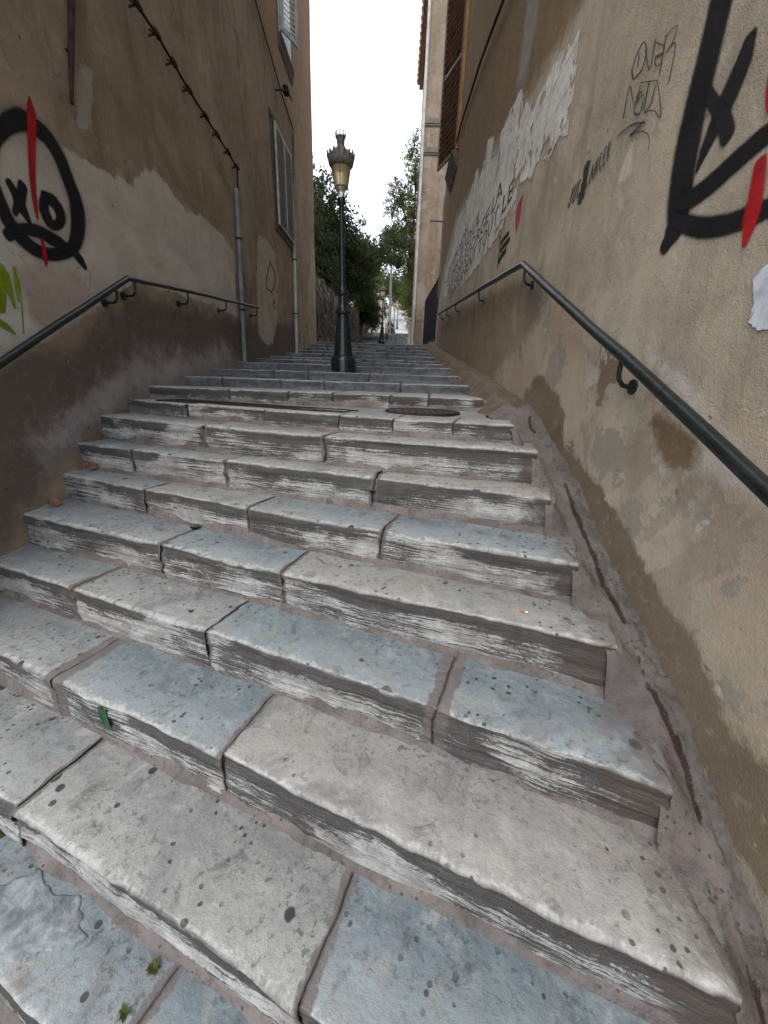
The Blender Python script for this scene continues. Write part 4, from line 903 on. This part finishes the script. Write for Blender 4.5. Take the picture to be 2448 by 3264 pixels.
# ------------------------------------------------------------------ street lamps
def street_lamp(loc, label):
    r = empty('street_lamp', (0, 0, 0), label, 'street lamp', 'old cast-iron street lamps up the stairs')
    b = MB(); b.lathe([(.186, -.12), (.188, .17), (.184, .19), (.17, .215), (.150, .235), (.152, .25)], 32); b.build('base', M['iron'], r, True)
    b = MB(); b.lathe([(.146, .25), (.135, .30), (.122, .42), (.105, .6), (.09, .74), (.084, .79), (.11, .80), (.114, .825), (.098, .85), (.078, .87), (.066, .90), (.062, 1.0), (.06, 1.03), (.08, 1.045), (.083, 1.07), (.066, 1.09), (.05, 1.11), (.046, 1.18)], 32)
    b.build('pedestal', M['iron'], r, True)
    b = MB(); b.lathe([(.043, 1.18), (.040, 1.6), (.034, 2.05), (.036, 2.10), (.052, 2.13), (.056, 2.17), (.05, 2.19)], 24); b.build('column', M['iron'], r, True)
    # open tulip cage under the lantern
    c = MB()
    for k in range(6):
        q = k * math.pi / 3 + .2; C_ = lambda rr, z: (rr * math.cos(q), rr * math.sin(q), z)
        c.tube([C_(.03, 2.19), C_(.05, 2.21), C_(.085, 2.24), C_(.094, 2.275), C_(.086, 2.305)], .006, 6)
    for k in range(4):
        q = k * math.pi / 2; C_ = lambda rr, z: (rr * math.cos(q), rr * math.sin(q), z)
        c.tube([C_(.086, 2.3), C_(.13, 2.53)], .006, 6)
    c.lathe([(.080, 2.295), (.092, 2.297), (.094, 2.31), (.08, 2.315)], 24, cap=False); c.build('cage', M['lamptop'], r, True)
    g = MB(); g.lathe([(.079, 2.30), (.095, 2.38), (.112, 2.46), (.126, 2.54)], 28); g.build('glass', M['amber'], r, True)
    g = MB(); g.lathe([(.012, 2.20), (.045, 2.24), (.05, 2.27), (.04, 2.295)], 16); g.build('lower_glass', M['paleglass'], r, True)
    t = MB(); t.lathe([(.128, 2.515), (.158, 2.54), (.168, 2.575), (.170, 2.62), (.160, 2.645), (.125, 2.675), (.085, 2.705), (.05, 2.73), (.045, 2.76), (.052, 2.775), (.03, 2.785)], 32)
    for k in range(16):                                     # palmettes round the rim
        q = k * math.pi / 8; cx_, sy = math.cos(q), math.sin(q)
        t.tube([(cx_ * .165, sy * .165, 2.61), (cx_ * .176, sy * .176, 2.655), (cx_ * .172, sy * .172, 2.685 if k % 2 else 2.67)], [.014, .016, .004], 5)
    o = t.build('hood', M['lamptop'], r, True)
    w = MB(); w.lathe([(.048, 2.775), (.055, 2.81), (.066, 2.835), (.062, 2.84)], 16, cap=False)
    for k in range(8):
        q = k * math.pi / 4; w.tube([(.06 * math.cos(q), .06 * math.sin(q), 2.83), (.07 * math.cos(q), .07 * math.sin(q), 2.875)], [.009, .004], 5)
        w.tube([(.068 * math.cos(q), .068 * math.sin(q), 2.87), (.068 * math.cos(q), .068 * math.sin(q), 2.882)], .009, 5)
    w.build('crown', M['lamptop'], r, True)
    r.location = loc
    return r
g = NT('amber_lantern_glass', .35, .4); P = g.obj(); z = g.xyz(P)[2]
g.out(g.mix(g.ramp(g.noise(P, 9, 3, .5), .3, .7), (.72, .54, .26), (.82, .70, .42))); g.b.inputs['Transmission Weight'].default_value = .55; g.b.inputs['IOR'].default_value = 1.2; M['amber'] = g.m
g = NT('pale_lower_glass', .3, .4); g.out((.9, .86, .72)); g.b.inputs['Transmission Weight'].default_value = .6; g.b.inputs['IOR'].default_value = 1.1; M['paleglass'] = g.m
lamp = street_lamp((-.79, 6.0, .085), 'nearest street lamp, dark green cast iron with an amber lantern, standing on the steps')
lamp.rotation_euler = (0, math.radians(-.6), 0); lamp.scale = (.96, .96, .972)
for loc, s, lab in [((-.95, 24.0, 1.93), 1.08, 'second street lamp up the stairs, in front of the grey pole and central railing'),
                    ((-.62, 50.0, 5.28), 1.14, 'distant street lamp beside the far end of the central railing'),
                    ((-.30, 62.0, 7.15), 1.06, 'farthest tiny street lamp high on the pale path')]:
    c = copy_tree(lamp); c.location = loc; c.scale = (s, s, s); c['label'] = lab; c.rotation_euler = (0, 0, .3)

# ------------------------------------------------------------------ manhole, drain grate
o = empty('manhole_cover', (.22, 3.27, -.236), 'round rusty manhole cover in the landing', 'manhole cover'); m = MB()
m.lathe([(.305, -.02), (.305, .010), (.292, .012)], 48, cap=False); m.build('rim', M['rust'], o, True); m = MB(); m.lathe([(.288, -.02), (.288, .006), (.28, .009), (.0, .009)], 48, cap=False)
for i in range(-4, 5):
    for j in range(-4, 5):
        if i * i + j * j < 18: m.box(i * .055 - .012, i * .055 + .012, j * .055 - .012, j * .055 + .012, .009, .0125)
m.build('lid', M['cover'], o)
o = empty('drain_grate', (-1.2, 3.28, -.236), 'long dark iron drain grate behind the kerb step', 'drain grate', rz=math.atan(-.38)); m = MB()
m.box(-.95, .92, -.135, -.12, -.01, .012); m.box(-.95, .92, .12, .135, -.01, .012); m.box(-.95, -.935, -.12, .12, -.01, .012); m.box(.905, .92, -.12, .12, -.01, .012); m.build('frame', M['cover'], o)
m = MB()
for i in range(60): m.box(-.925 + i * .0305, -.925 + i * .0305 + .014, -.119, .119, -.008, .009)
m.build('bars', M['cover'], o); m = MB(); m.box(-.934, .904, -.119, .119, -.0049, -.0042); m.build('pit', M['black'], o)  # flat black sheet paints the darkness below the bars, no real hollow

# ------------------------------------------------------------------ beyond the right-hand house: low wall, fence, second house
g = NT('stained_low_wall', .93, .15); P = g.pos(); q = g.xyz(P); n = g.noise(P, 3, 6, .7); st = g.noise(g.comb(g.mul(q[1], 5), g.mul(q[2], .7), 0), 1, 5, .7)
M['lowwall'] = g.out(g.mix(g.mul(g.ramp(st, .45, .7), .8), g.mix(g.ramp(n, .3, .7), (.22, .185, .14), (.14, .115, .09)), (.07, .06, .05)), .93, g.bump(n, .7, .02))
m = MB(); ys = np.linspace(12.01, 18.98, 10)
V = []; 
for y in ys:
    zt = 1.07 + (y - 11.2) * .06
    V += [(RX - .02, y, -.2), (RX + .35, y, -.2), (RX + .35, y, zt), (RX - .02, y, zt)]
F = [(i * 4 + k, i * 4 + (k + 1) % 4, i * 4 + 4 + (k + 1) % 4, i * 4 + 4 + k) for i in range(9) for k in range(4)] + [(0, 1, 2, 3), (36, 37, 38, 39)]
meshobj('low_wall', V, F, M['lowwall'], None, False, label='low stained wall carrying the black iron fence', cat='wall')
r = empty('iron_fence', (RX + .05, 11.2, 1.07), 'tall black iron fence with close bars past the wall corner', 'fence'); bars = MB()
for y in np.arange(12.08, 18.9, .045):
    z0 = 1.05 + (y - 11.2) * .06; zt = 2.72 + (y - 11.2) * .075; bars.tube([(RX + .05, y, z0), (RX + .05, y, zt + .05 * (int(y * 20) % 2))], .011, 5)
at_parent(bars.build('bars', M['fence'], r), r)
m = MB()
for (a, b) in ((1.14, .06), (1.9, .068), (2.68, .075)): m.tube([(RX + .05, 12.03, a + .83 * b), (RX + .05, 18.95, a + 7.75 * b)], .02, 6)
at_parent(m.build('cross_rails', M['fence'], r), r); m = MB()
m.hull8([(RX + .075, 12.05, 1.17), (RX + .08, 12.05, 1.17), (RX + .08, 18.9, 1.58), (RX + .075, 18.9, 1.58), (RX + .075, 12.05, 2.72), (RX + .08, 12.05, 2.72), (RX + .08, 18.9, 3.23), (RX + .075, 18.9, 3.23)])
at_parent(m.build('backing_sheet', M['fence'], r), r)
b2m = wall_mat('warm_beige_render', (.27, .205, .152), (.33, .26, .195), [], .5, 1.0, [(None, (.38, .32, .26), .58, .9, .7), (None, (.17, .135, .105), .6, 1.3, .6)])
b2 = empty('apartment_building', (.7, 19, 1), 'tall warm beige house beyond the iron fence, with tiled eaves and grey string courses', 'building')
m = MB(); m.box(.70, 8, 19.0, 24.5, -.2, 14.0); at_parent(m.build('wall', b2m, b2), b2)
for z in (8.55, 9.45):
    m = MB(); m.box(.64, 8.05, 18.93, 24.56, z, z + .16); m.box(.66, 8.03, 18.955, 24.53, z - .06, z - .001); at_parent(m.build('string_course', M['string'], b2), b2)
m = MB()
for i in range(16):
    y = 18.7 + i * .38; m.tube([(.42, y, 13.72), (1.6, y, 14.35)], .17, 8, .6); 
m.box(.52, 1.7, 18.6, 24.7, 13.6, 13.66)
at_parent(m.build('eaves', M['tile'], b2), b2)
m = MB(); m.tube([(.63, 18.93, .55), (.63, 18.93, 13.5)], .055, 10); at_parent(m.build('downpipe', M['whitepipe'], b2, True), b2)

# ------------------------------------------------------------------ beyond the left-hand house: the garden wall
g = NT('old_rubble_wall', .95, .12); P = g.pos(); n = g.noise(P, 4, 6, .7); v = g.voro(g.scale(P, (1, 1, 1.5)), 3.6)
c = g.mix(g.ramp(g.xyz(v['Color'])[0], .2, .8), (.12, .09, .065), (.20, .155, .11)); c = g.mix(g.ramp(v['Distance'], .32, .6), c, (.05, .042, .035)); c = g.mix(g.mul(g.ramp(n, .5, .7), .6), c, (.04, .045, .028))
M['rubble'] = g.out(c, .95, g.bump(g.add(n, g.mul(v['Distance'], -1.2)), .9, .06))
ys = np.arange(12.56, 34.2, .3); xs = LX + .04 + fbm(ys * .7, 2, 1, 3) * .06
V = []; zt = np.interp(ys, [12.5, 14, 20, 27, 34], [3.0, 2.85, 3.35, 4.0, 4.7]) + fbm(ys * 1.5, 7, 1, 3) * .12
for y, z, x in zip(ys, zt, xs):
    V += [(x, y, -.3)] + [(x - .04 * q + .05 * float(fbm(y * 1.3, z * q * 1.3, 3, 3)), y, -.3 + (z + .3) * q) for q in (.2, .4, .6, .8, 1)] + [(x - .5, y, z + .05), (x - .5, y, -.3)]
nn = len(ys); F = [(i * 8 + k, i * 8 + (k + 1) % 8, i * 8 + 8 + (k + 1) % 8, i * 8 + 8 + k) for i in range(nn - 1) for k in range(8)] + [tuple(range(8)), tuple(range((nn - 1) * 8, nn * 8))]
meshobj('garden_wall', V, F, M['rubble'], None, True, label='dark old rubble garden wall below the overhanging evergreen', cat='wall')
m = MB(); m.box(-4.6, -1.35, 36, 36.5, 2.6, 6.3); mm = mortar_mat('cream_render', (.46, .42, .31), (.55, .5, .39), (.2, .2, .17))
o = m.build('retaining_wall', mm, None, label='cream stained retaining wall behind the second street lamp', cat='wall')
o = empty('concrete_pole', (-.72, 30.5, 3), 'pale concrete pole standing behind the second street lamp', 'pole'); m = MB(); m.hull8([(-.80, 30.5, 2.6), (-.58, 30.5, 2.6), (-.58, 30.7, 2.6), (-.80, 30.7, 2.6), (-.76, 30.53, 8.9), (-.64, 30.53, 8.9), (-.64, 30.65, 8.9), (-.76, 30.65, 8.9)]); at_parent(m.build('shaft', M['concrete'], o), o)
m = MB(); m.box(-.82, -.58, 30.52, 30.66, 8.9, 8.98); m.tube([(-.70, 30.59, 8.98), (-.70, 30.59, 9.12)], .03, 8); at_parent(m.build('cap', M['concrete'], o), o)
r = empty('central_railing', (-.7, 25, 2), 'grey metal railing climbing the middle of the far steps', 'railing'); m = MB()
rp_ = [(-.80, 25.2), (-.72, 32.5), (-.68, 40), (-.64, 49)]
rz = lambda y: float(np.interp(y, [24, 32, 33.4, 50], [1.95, 3.45, 3.5, 5.3]))
for h_ in (.95, .55): m.tube([(x, y, rz(y) + h_) for x, y in rp_], .03, 6)
at_parent(m.build('rails', M['concrete'], r, True), r)
for y in np.arange(25.2, 49.1, 1.7):
    m = MB(); x = float(np.interp(y, [a[1] for a in rp_], [a[0] for a in rp_])); m.tube([(x, y, rz(y) - .3), (x, y, rz(y) + .95)], .026, 6); at_parent(m.build('post', M['fence'], r), r)
for i, (x, y, z, h_, lab) in enumerate([(.62, 24.9, 1.9, 1.5, 'pale stone post at the corner of the beige house'), (.80, 26.6, 2.2, 1.2, 'second pale stone post, just behind the first by the beige house')]):
    m = MB(); m.lathe([(.10, z - .3), (.10, z + .2), (.075, z + .25), (.07, z + h_), (.09, z + h_ + .03), (.05, z + h_ + .1)], 12, (x, y)); m.build('stone_post', M['concrete'], None, True, label=lab, cat='post', group='pale posts by the beige house')
o = empty('white_barrier', (-1, 80, 11), 'white tubular barrier with a tall centre post at the far road', 'barrier'); m = MB()
zb = 11.2
m.tube([(-1.35, 80, zb - .6), (-1.35, 80, zb + 3.4)], .14, 8); at_parent(m.build('post', M['white'], o), o); m = MB()
for h_ in (1.6, 2.1, 2.6): m.tube([(-2.25, 80, zb + h_), (-.45, 80, zb + h_)], .09, 6)
at_parent(m.build('rails', M['white'], o), o)
# parked car on the upper street
r = empty('parked_car', (-4.6, 66, 11.35), 'white parked car above the cream wall, half hidden by leaves', 'car')
prof = [(-2.0, .35), (-2.02, .75), (-1.85, .95), (-1.25, 1.02), (-.75, 1.42), (.55, 1.48), (1.25, 1.05), (1.9, .98), (2.05, .7), (2.0, .35)]
V = [(x, s * (.8 if z < 1.1 else .62), z) for s in (-1, 1) for x, z in prof]; n = len(prof)
F = [tuple(range(n)), tuple(range(2 * n - 1, n - 1, -1))] + [(i, (i + 1) % n, n + (i + 1) % n, n + i) for i in range(n)]
meshobj('body', V, F, M['carpaint'], r, False)
for s in (-1, 1):
    m = MB(); m.add([(-1.1, s * .79, 1.05), (1.05, s * .79, 1.08), (.5, s * .70, 1.4), (-.68, s * .70, 1.36)], [(0, 1, 2, 3)]); m.build('window', M['darkglass'], r)
    for x in (-1.25, 1.25):
        m = MB(); m.tube([(x, s * .70, .32), (x, s * .84, .32)], .32, 16); m.build('wheel', M['black'], r)
# a house far up the hill
o = empty('hillside_house', (1.2, 108, 18.5), 'small ochre house with an orange roof high among the far trees', 'house'); m = MB(); m.box(-1.5, 5, 108, 114, 15, 22.0); at_parent(m.build('wall', plain('ochre_render', (.55, .42, .22), .9, .2, .4), o), o)
m = MB(); m.hull8([(-2, 107.5, 22.0), (5.5, 107.5, 22.0), (5.5, 114.5, 22.0), (-2, 114.5, 22.0), (-2, 110.9, 24), (5.5, 110.9, 24), (5.5, 111.1, 24), (-2, 111.1, 24)]); at_parent(m.build('roof', M['tile'], o), o)
for x in (-.4, 2.0):
    m = MB(); m.box(x, x + 1, 107.96, 107.998, 18.4, 20.2); at_parent(m.build('window', M['darkglass'], o), o)
# ------------------------------------------------------------------ trees and plants
def leaves(blobs, n, size, seed_, shape=(1.0, .42), droop=.0):
    """leaf-sized faces clustered on twigs through the volume of a few uneven clumps"""
    r = np.random.default_rng(seed_)
    vol = np.array([b[1][0] * b[1][1] * b[1][2] * b[2] for b in blobs]); cnt = (n * vol / vol.sum()).astype(int)
    C_ = []; T_ = []
    for (c, rad, dens), k in zip(blobs, cnt):
        per = 26; nt = max(3, k // per)
        d = r.normal(size=(nt, 3)); d /= np.linalg.norm(d, axis=1)[:, None]
        rr = r.random(nt) ** .42
        # lumpy outline
        lum = .78 + .34 * fbm(d[:, 0] * 2.3 + c[0], d[:, 1] * 2.3 + c[1], d[:, 2] * 2.3 + c[2], 3)
        tw = np.array(c) + d * np.array(rad) * (rr * lum)[:, None]
        dirn = d * .7 + r.normal(size=(nt, 3)) * .4 + np.array([0, 0, .5 - droop]); dirn /= np.linalg.norm(dirn, axis=1)[:, None]
        t = r.random((nt, per)) - .3; L = size * (3.2 + 2 * r.random(nt))
        p = tw[:, None] + dirn[:, None] * (t * L[:, None])[..., None] + r.normal(size=(nt, per, 3)) * size * .55
        C_.append(p.reshape(-1, 3)); T_.append(np.repeat(r.random(nt), per))
    P = np.concatenate(C_); tone = np.concatenate(T_); m = len(P)
    a = r.normal(size=(m, 3)); a[:, 2] -= .3 + droop; a /= np.linalg.norm(a, axis=1)[:, None]
    b = np.cross(a, r.normal(size=(m, 3))); b /= np.linalg.norm(b, axis=1)[:, None] + 1e-9
    s = size * (.6 + .8 * r.random(m))[:, None]; nrm = np.cross(a, b)
    V = np.stack([P - a * s * .5 * shape[0], P + b * s * .5 * shape[1] + nrm * s * .08, P + a * s * .5 * shape[0], P - b * s * .5 * shape[1] + nrm * s * .08], 1).reshape(-1, 3)
    F = np.arange(4 * m).reshape(-1, 4)
    return V, F, np.repeat(tone, 4)

def tree(base, limbs, blobs, n, size, mat, label, seed_, trunk_r=.14, shape=(1, .42), droop=0.0, name='tree', cat='tree', group='trees leaning over the stairs', twigs=20):
    o = empty(name, base, label, cat, group); m = MB(); rr = random.Random(seed_)
    for (pts, r0, r1) in limbs:
        P = []
        for a, b in zip(pts[:-1], pts[1:]):
            for t in np.linspace(0, 1, 5, endpoint=False):
                P.append(tuple(a[i] + (b[i] - a[i]) * t + rr.uniform(-1, 1) * r0 * .35 for i in range(3)))
        P.append(pts[-1]); m.tube(P, [r0 + (r1 - r0) * i / (len(P) - 1) for i in range(len(P))], 7)
    for (c, rad, dens) in blobs:      # thin branches inside each clump
        for k in range(twigs):
            d = Vector((rr.gauss(0, 1), rr.gauss(0, 1), abs(rr.gauss(0, 1)))).normalized()
            e = Vector(c) + Vector((d.x * rad[0], d.y * rad[1], d.z * rad[2])) * rr.uniform(.6, .95)
            s0 = Vector(c) + Vector((0, 0, -rad[2] * .7)); md = (s0 + e) / 2 + Vector((rr.uniform(-.1, .1), rr.uniform(-.1, .1), .1))
            m.tube([s0, md, e], [.018, .011, .004], 4, cap=False)
    at_parent(m.build('trunk', M['bark'], o, True), o)
    V, F, tone = leaves(blobs, n, size, seed_, shape, droop)
    at_parent(meshobj('crown', V, F, M[mat], o, False, {'tone': tone}), o)
    return o

# the big dark evergreen over the garden wall on the left
tree((-4.3, 20, 2.5), [([(-4.3, 20, 2.5), (-4.1, 20, 4.5), (-3.6, 20.2, 6.2)], .18, .07), ([(-4.1, 20, 4.2), (-3.0, 20.4, 5.2), (-1.8, 21, 5.6)], .11, .03)],
     [((-4.0, 19.6, 5.6), (1.9, 2.6, 2.3), 1.7), ((-3.9, 17.2, 4.6), (1.3, 1.8, 1.7), 1.7), ((-2.75, 20.4, 5.4), (1.25, 2.0, 1.35), 1.6), ((-3.4, 17.5, 3.6), (1.1, 2.6, 1.0), 1.7), ((-2.6, 20.6, 4.5), (1.0, 2.2, .9), 1.6),
      ((-1.75, 21.0, 5.15), (.75, 1.2, .85), 1.1), ((-4.1, 19.6, 7.6), (.9, 1.2, 1.0), .7), ((-3.5, 20, 7.0), (.7, 1, .8), .7)], 44000, .17, 'leafdark', 'big dark evergreen leaning over the old garden wall', 3, droop=.2)
tree((-3.4, 24.5, 3.6), [([(-3.4, 24.5, 3.4), (-2.8, 25, 5.0), (-2.0, 25.4, 6.6)], .13, .04)],
     [((-2.3, 25.4, 6.6), (1.3, 1.8, 1.0), 1.2), ((-1.35, 26, 7.0), (.8, 1.2, .55), .8), ((-2.6, 25, 5.2), (1.1, 1.8, 1.1), 1.4), ((-.5, 28.5, 8.4), (1.1, 1.2, .5), .8), ((-.9, 28.5, 7.4), (.8, 1.2, .45), .45), ((-.2, 29, 7.2), (.8, 1.0, .4), .4)], 14000, .17, 'leafdark', 'dark tree behind the evergreen whose bough arches across the steps', 5)
tree((-2.9, 27.5, 3.5), [([(-2.9, 27.5, 3.4), (-2.4, 27.4, 4.4), (-2.0, 27.4, 4.9)], .08, .03)],
     [((-2.1, 27.2, 4.35), (.9, 1.6, .75), 1.3), ((-1.75, 27.0, 3.75), (.62, 1.2, .8), 1.2), ((-2.3, 26.2, 5.0), (.7, 1.2, .5), 1.0)], 11000, .13, 'leafdark', 'dark bush spilling over the end of the garden wall', 9, name='bush', cat='bush', group='bushes along the far steps', droop=.5)
# the lighter tree against the beige house on the right
tree((1.3, 30.5, 3.2), [([(1.3, 30.5, 2.9), (1.05, 30.4, 6.0), (.75, 30.4, 9.5), (.6, 30.4, 13)], .16, .03), ([(1.05, 30.4, 6.4), (.2, 30.8, 8.4), (-.7, 31, 10.0)], .08, .02), ([(.8, 30.4, 8.8), (.0, 30.8, 10.8), (-.5, 30.8, 12.4)], .06, .015)],
     [((.75, 30.2, 12.8), (.8, 1.0, 1.9), .3), ((.0, 30.6, 11.6), (1.0, 1.0, 1.5), .3), ((.6, 30.3, 10.2), (.9, 1.0, 1.5), .5), ((-.45, 31, 9.3), (1.1, 1.2, 1.1), .55), ((.5, 30.4, 8.5), (1.0, 1.1, 1.2), .6), ((.85, 30.4, 6.9), (.65, 1.0, 1.2), 1.1), ((.95, 30, 5.3), (.5, .9, 1.0), 1.2), ((.98, 29.6, 4.0), (.32, .8, .9), 1.2), ((-.2, 31.2, 7.9), (.9, 1.0, .5), .5), ((-.75, 31, 11.2), (.75, 1.0, 1.1), .28), ((-1.0, 31, 8.6), (.8, 1.0, .6), .4), ((.35, 30.4, 14.0), (.6, .9, 1.0), .22)],
     19000, .15, 'leafolive', 'loose olive-green tree rising against the corner of the beige house', 12, droop=.3)
tree((1.5, 36, 4), [([(1.5, 36, 3.6), (1.3, 36, 6), (.9, 36, 8)], .12, .04)],
     [((.9, 36, 7.4), (1.0, 1.5, 1.3), 1.0), ((.75, 35, 5.9), (.7, 1.2, 1.0), 1.0), ((1.3, 36, 5.0), (.6, 1.2, 1.2), 1.2)], 9000, .16, 'leafolive', 'olive bush-like tree between the loose tree and the pale path', 15)
# brighter trees round the upper road
for i, (x, y, z, s, mat, lab) in enumerate([(-4.2, 56, 9.5, 2.3, 'leafbright', 'bright green tree above the parked white car'), (-1.8, 72, 14.5, 2.6, 'leafbright', 'bright green tree straight above the second lamp'),
        (2.8, 70, 14.6, 2.9, 'leafolive', 'round olive tree right of the white barrier'), (-8.5, 80, 17, 4.5, 'leafdark', 'dark far tree on the hill at the left'), (5.5, 92, 21, 4.0, 'leafbright', 'far bright tree below the ochre house'), (1.0, 96, 19.5, 2.6, 'leafolive', 'far olive tree just beyond the white barrier'), (-5.5, 100, 22, 4.0, 'leafbright', 'far bright tree high behind the white car')]):
    zb = float(np.interp(y, GY, GZ))
    tree((x, y, zb), [([(x, y, zb - .3), (x + .2, y, (zb + z) / 2), (x, y, z)], .2, .08)],
         [((x, y, z), (s, s, s * .8), 1.0), ((x + s * .6, y, z - s * .5), (s * .7, s * .7, s * .6), 1.0), ((x - s * .6, y, z - s * .4), (s * .7, s * .7, s * .6), 1.0)], 5200, .09 * s + .12, mat, lab, 30 + i, group='trees on the hillside above the stairs', twigs=6)

def weed(loc, n, r_, label, seed_, mat='leafmoss', up=1.0):
    o = empty('weed', loc, label, 'weed', 'weeds growing in the step joints'); rr = random.Random(seed_); V = []; F = []
    for i in range(n * 3):
        q = rr.uniform(0, 6.28); l = r_ * rr.uniform(.25, .8); e = Vector((math.cos(q) * l, math.sin(q) * l, l * rr.uniform(.2, 1.0) * up)); s = Vector((-math.sin(q), math.cos(q), 0)) * l * .28
        b = e * .35; k = len(V); V += [(0, 0, 0), tuple(b * 1.2 + s), tuple(e), tuple(b * 1.2 - s)]; F.append((k, k + 1, k + 2, k + 3))
    meshobj('leaves', V, F, M[mat], o, False, {'tone': [0] * len(V)}); return o
weed((-1.215, 2.19, -.912), 26, .045, 'small green weed at a riser foot on the left, fifth tread down from the landing', 1)
weed((-.12, 2.15, -.62), 16, .035, 'tiny dark weed in a joint near the middle of the upper steps', 2)
weed((-.67, .64, -1.725), 18, .03, 'dry weed in the crack between the two lowest slabs', 3, 'leafolive')
weed((-1.46, .98, -1.722), 26, .05, 'mossy tuft at the bottom left picture edge', 4, 'leafolive')
weed((-.70, .55, -1.725), 10, .028, 'little green sprig low in the bottom slab crack', 6)
weed((-.98, 1.62, -1.12), 10, .022, 'tiny sprig under the fourth riser on the left', 8)
# painted green mark on a riser
# dead leaves, cigarette end
def dead_leaf(loc, s, rot, label):
    o = empty('dead_leaf', loc, label, 'leaf'); V = []; F = []
    for i in range(7):
        t = i / 6; w = math.sin(math.pi * min(1, t * .92 + .06)) * .45
        for k in (-1, -.5, 0, .5, 1): V.append((t - .5, k * w, .18 * abs(k) ** 1.5 + .25 * (t - .5) ** 2 + .02))
    for i in range(6):
        for k in range(4): F.append((i * 5 + k, i * 5 + k + 1, i * 5 + 6 + k, i * 5 + 5 + k))
    b = meshobj('blade', [tuple(c * s for c in v) for v in V], F, M['deadleaf'], o, True)
    m = MB(); m.tube([(-.5 * s, 0, .07 * s), (-.8 * s, .03 * s, .1 * s)], .015 * s, 5); m.build('stalk', M['deadleaf'], o)
    o.rotation_euler = rot
dead_leaf((-2.37, 2.50, -.895), .085, (.5, .2, 1.0), 'curled brown leaf lying against the left wall, lower one')
dead_leaf((-2.32, 2.86, -.70), .075, (.9, .3, .2), 'curled brown leaf two steps higher against the left wall')
o = empty('cigarette_end', (.575, 1.42, -.905), 'cigarette end with an orange filter on a pale tread at the right', 'cigarette end', rz=-.4); m = MB()
m.tube([(-.018, 0, 0), (.006, 0, 0)], .004, 10); m.build('filter', M['cork'], o, True); m = MB(); m.tube([(.0062, 0, 0), (.016, .001, 0)], .0039, 10); m.build('paper', M['paperwhite'], o, True)

# ------------------------------------------------------------------ sky, light, camera
SUN_EL, SUN_AZ = math.radians(50), math.radians(205)      # behind the camera, to the left (azimuth from +Y, clockwise)
w = bpy.data.worlds.new('World'); sc.world = w; w.use_nodes = True; nt = w.node_tree
bg = nt.nodes['Background']
sky = nt.nodes.new('ShaderNodeTexSky'); sky.sky_type = 'NISHITA'; sky.sun_disc = False
sky.sun_elevation = SUN_EL; sky.sun_rotation = SUN_AZ; sky.dust_density = 3.0; sky.air_density = 1.2
tc = nt.nodes.new('ShaderNodeTexCoord'); nz = nt.nodes.new('ShaderNodeTexNoise'); nz.inputs['Scale'].default_value = 1.6; nz.inputs['Detail'].default_value = 5
nt.links.new(tc.outputs['Generated'], nz.inputs['Vector'])
cl = nt.nodes.new('ShaderNodeMapRange'); cl.inputs[1].default_value = .25; cl.inputs[2].default_value = .6; cl.inputs[3].default_value = .55; cl.inputs[4].default_value = .95
nt.links.new(nz.outputs[0], cl.inputs[0])
mx = nt.nodes.new('ShaderNodeMix'); mx.data_type = 'RGBA'; mx.inputs[7].default_value = (8.7, 9.4, 10.4, 1)     # the overcast layer
nt.links.new(cl.outputs[0], mx.inputs[0]); nt.links.new(sky.outputs[0], mx.inputs[6]); nt.links.new(mx.outputs[2], bg.inputs['Color'])
bg.inputs['Strength'].default_value = .12
sl = bpy.data.lights.new('sun', 'SUN'); sl.energy = 1.0; sl.angle = math.radians(35); sl.color = (1.0, .95, .88)
so = bpy.data.objects.new('sun', sl); C.objects.link(so)
d = Vector((math.sin(SUN_AZ) * math.cos(SUN_EL), math.cos(SUN_AZ) * math.cos(SUN_EL), math.sin(SUN_EL)))
so.rotation_euler = d.to_track_quat('Z', 'Y').to_euler()

cam = bpy.data.cameras.new('camera'); cam.sensor_fit = 'HORIZONTAL'; cam.sensor_width = 36; cam.lens = 36 * 1225 / 2448
cam.clip_start = .02; cam.clip_end = 1500
co = bpy.data.objects.new('camera', cam); C.objects.link(co); sc.camera = co
R_ = CAMROT
co.matrix_world = Matrix(((R_[0][0], -R_[0][1], -R_[0][2], 0), (R_[1][0], -R_[1][1], -R_[1][2], 0), (R_[2][0], -R_[2][1], -R_[2][2], 0), (0, 0, 0, 1)))
vs = sc.view_settings; sc.display_settings.display_device = 'sRGB'
vs.view_transform = 'Standard'; vs.look = 'None'; vs.gamma = 1; vs.use_curve_mapping = False; vs.exposure = .7
sc.cycles.use_denoising = True; sc.cycles.max_bounces = 6; sc.cycles.transparent_max_bounces = 10; sc.cycles.adaptive_threshold = .015
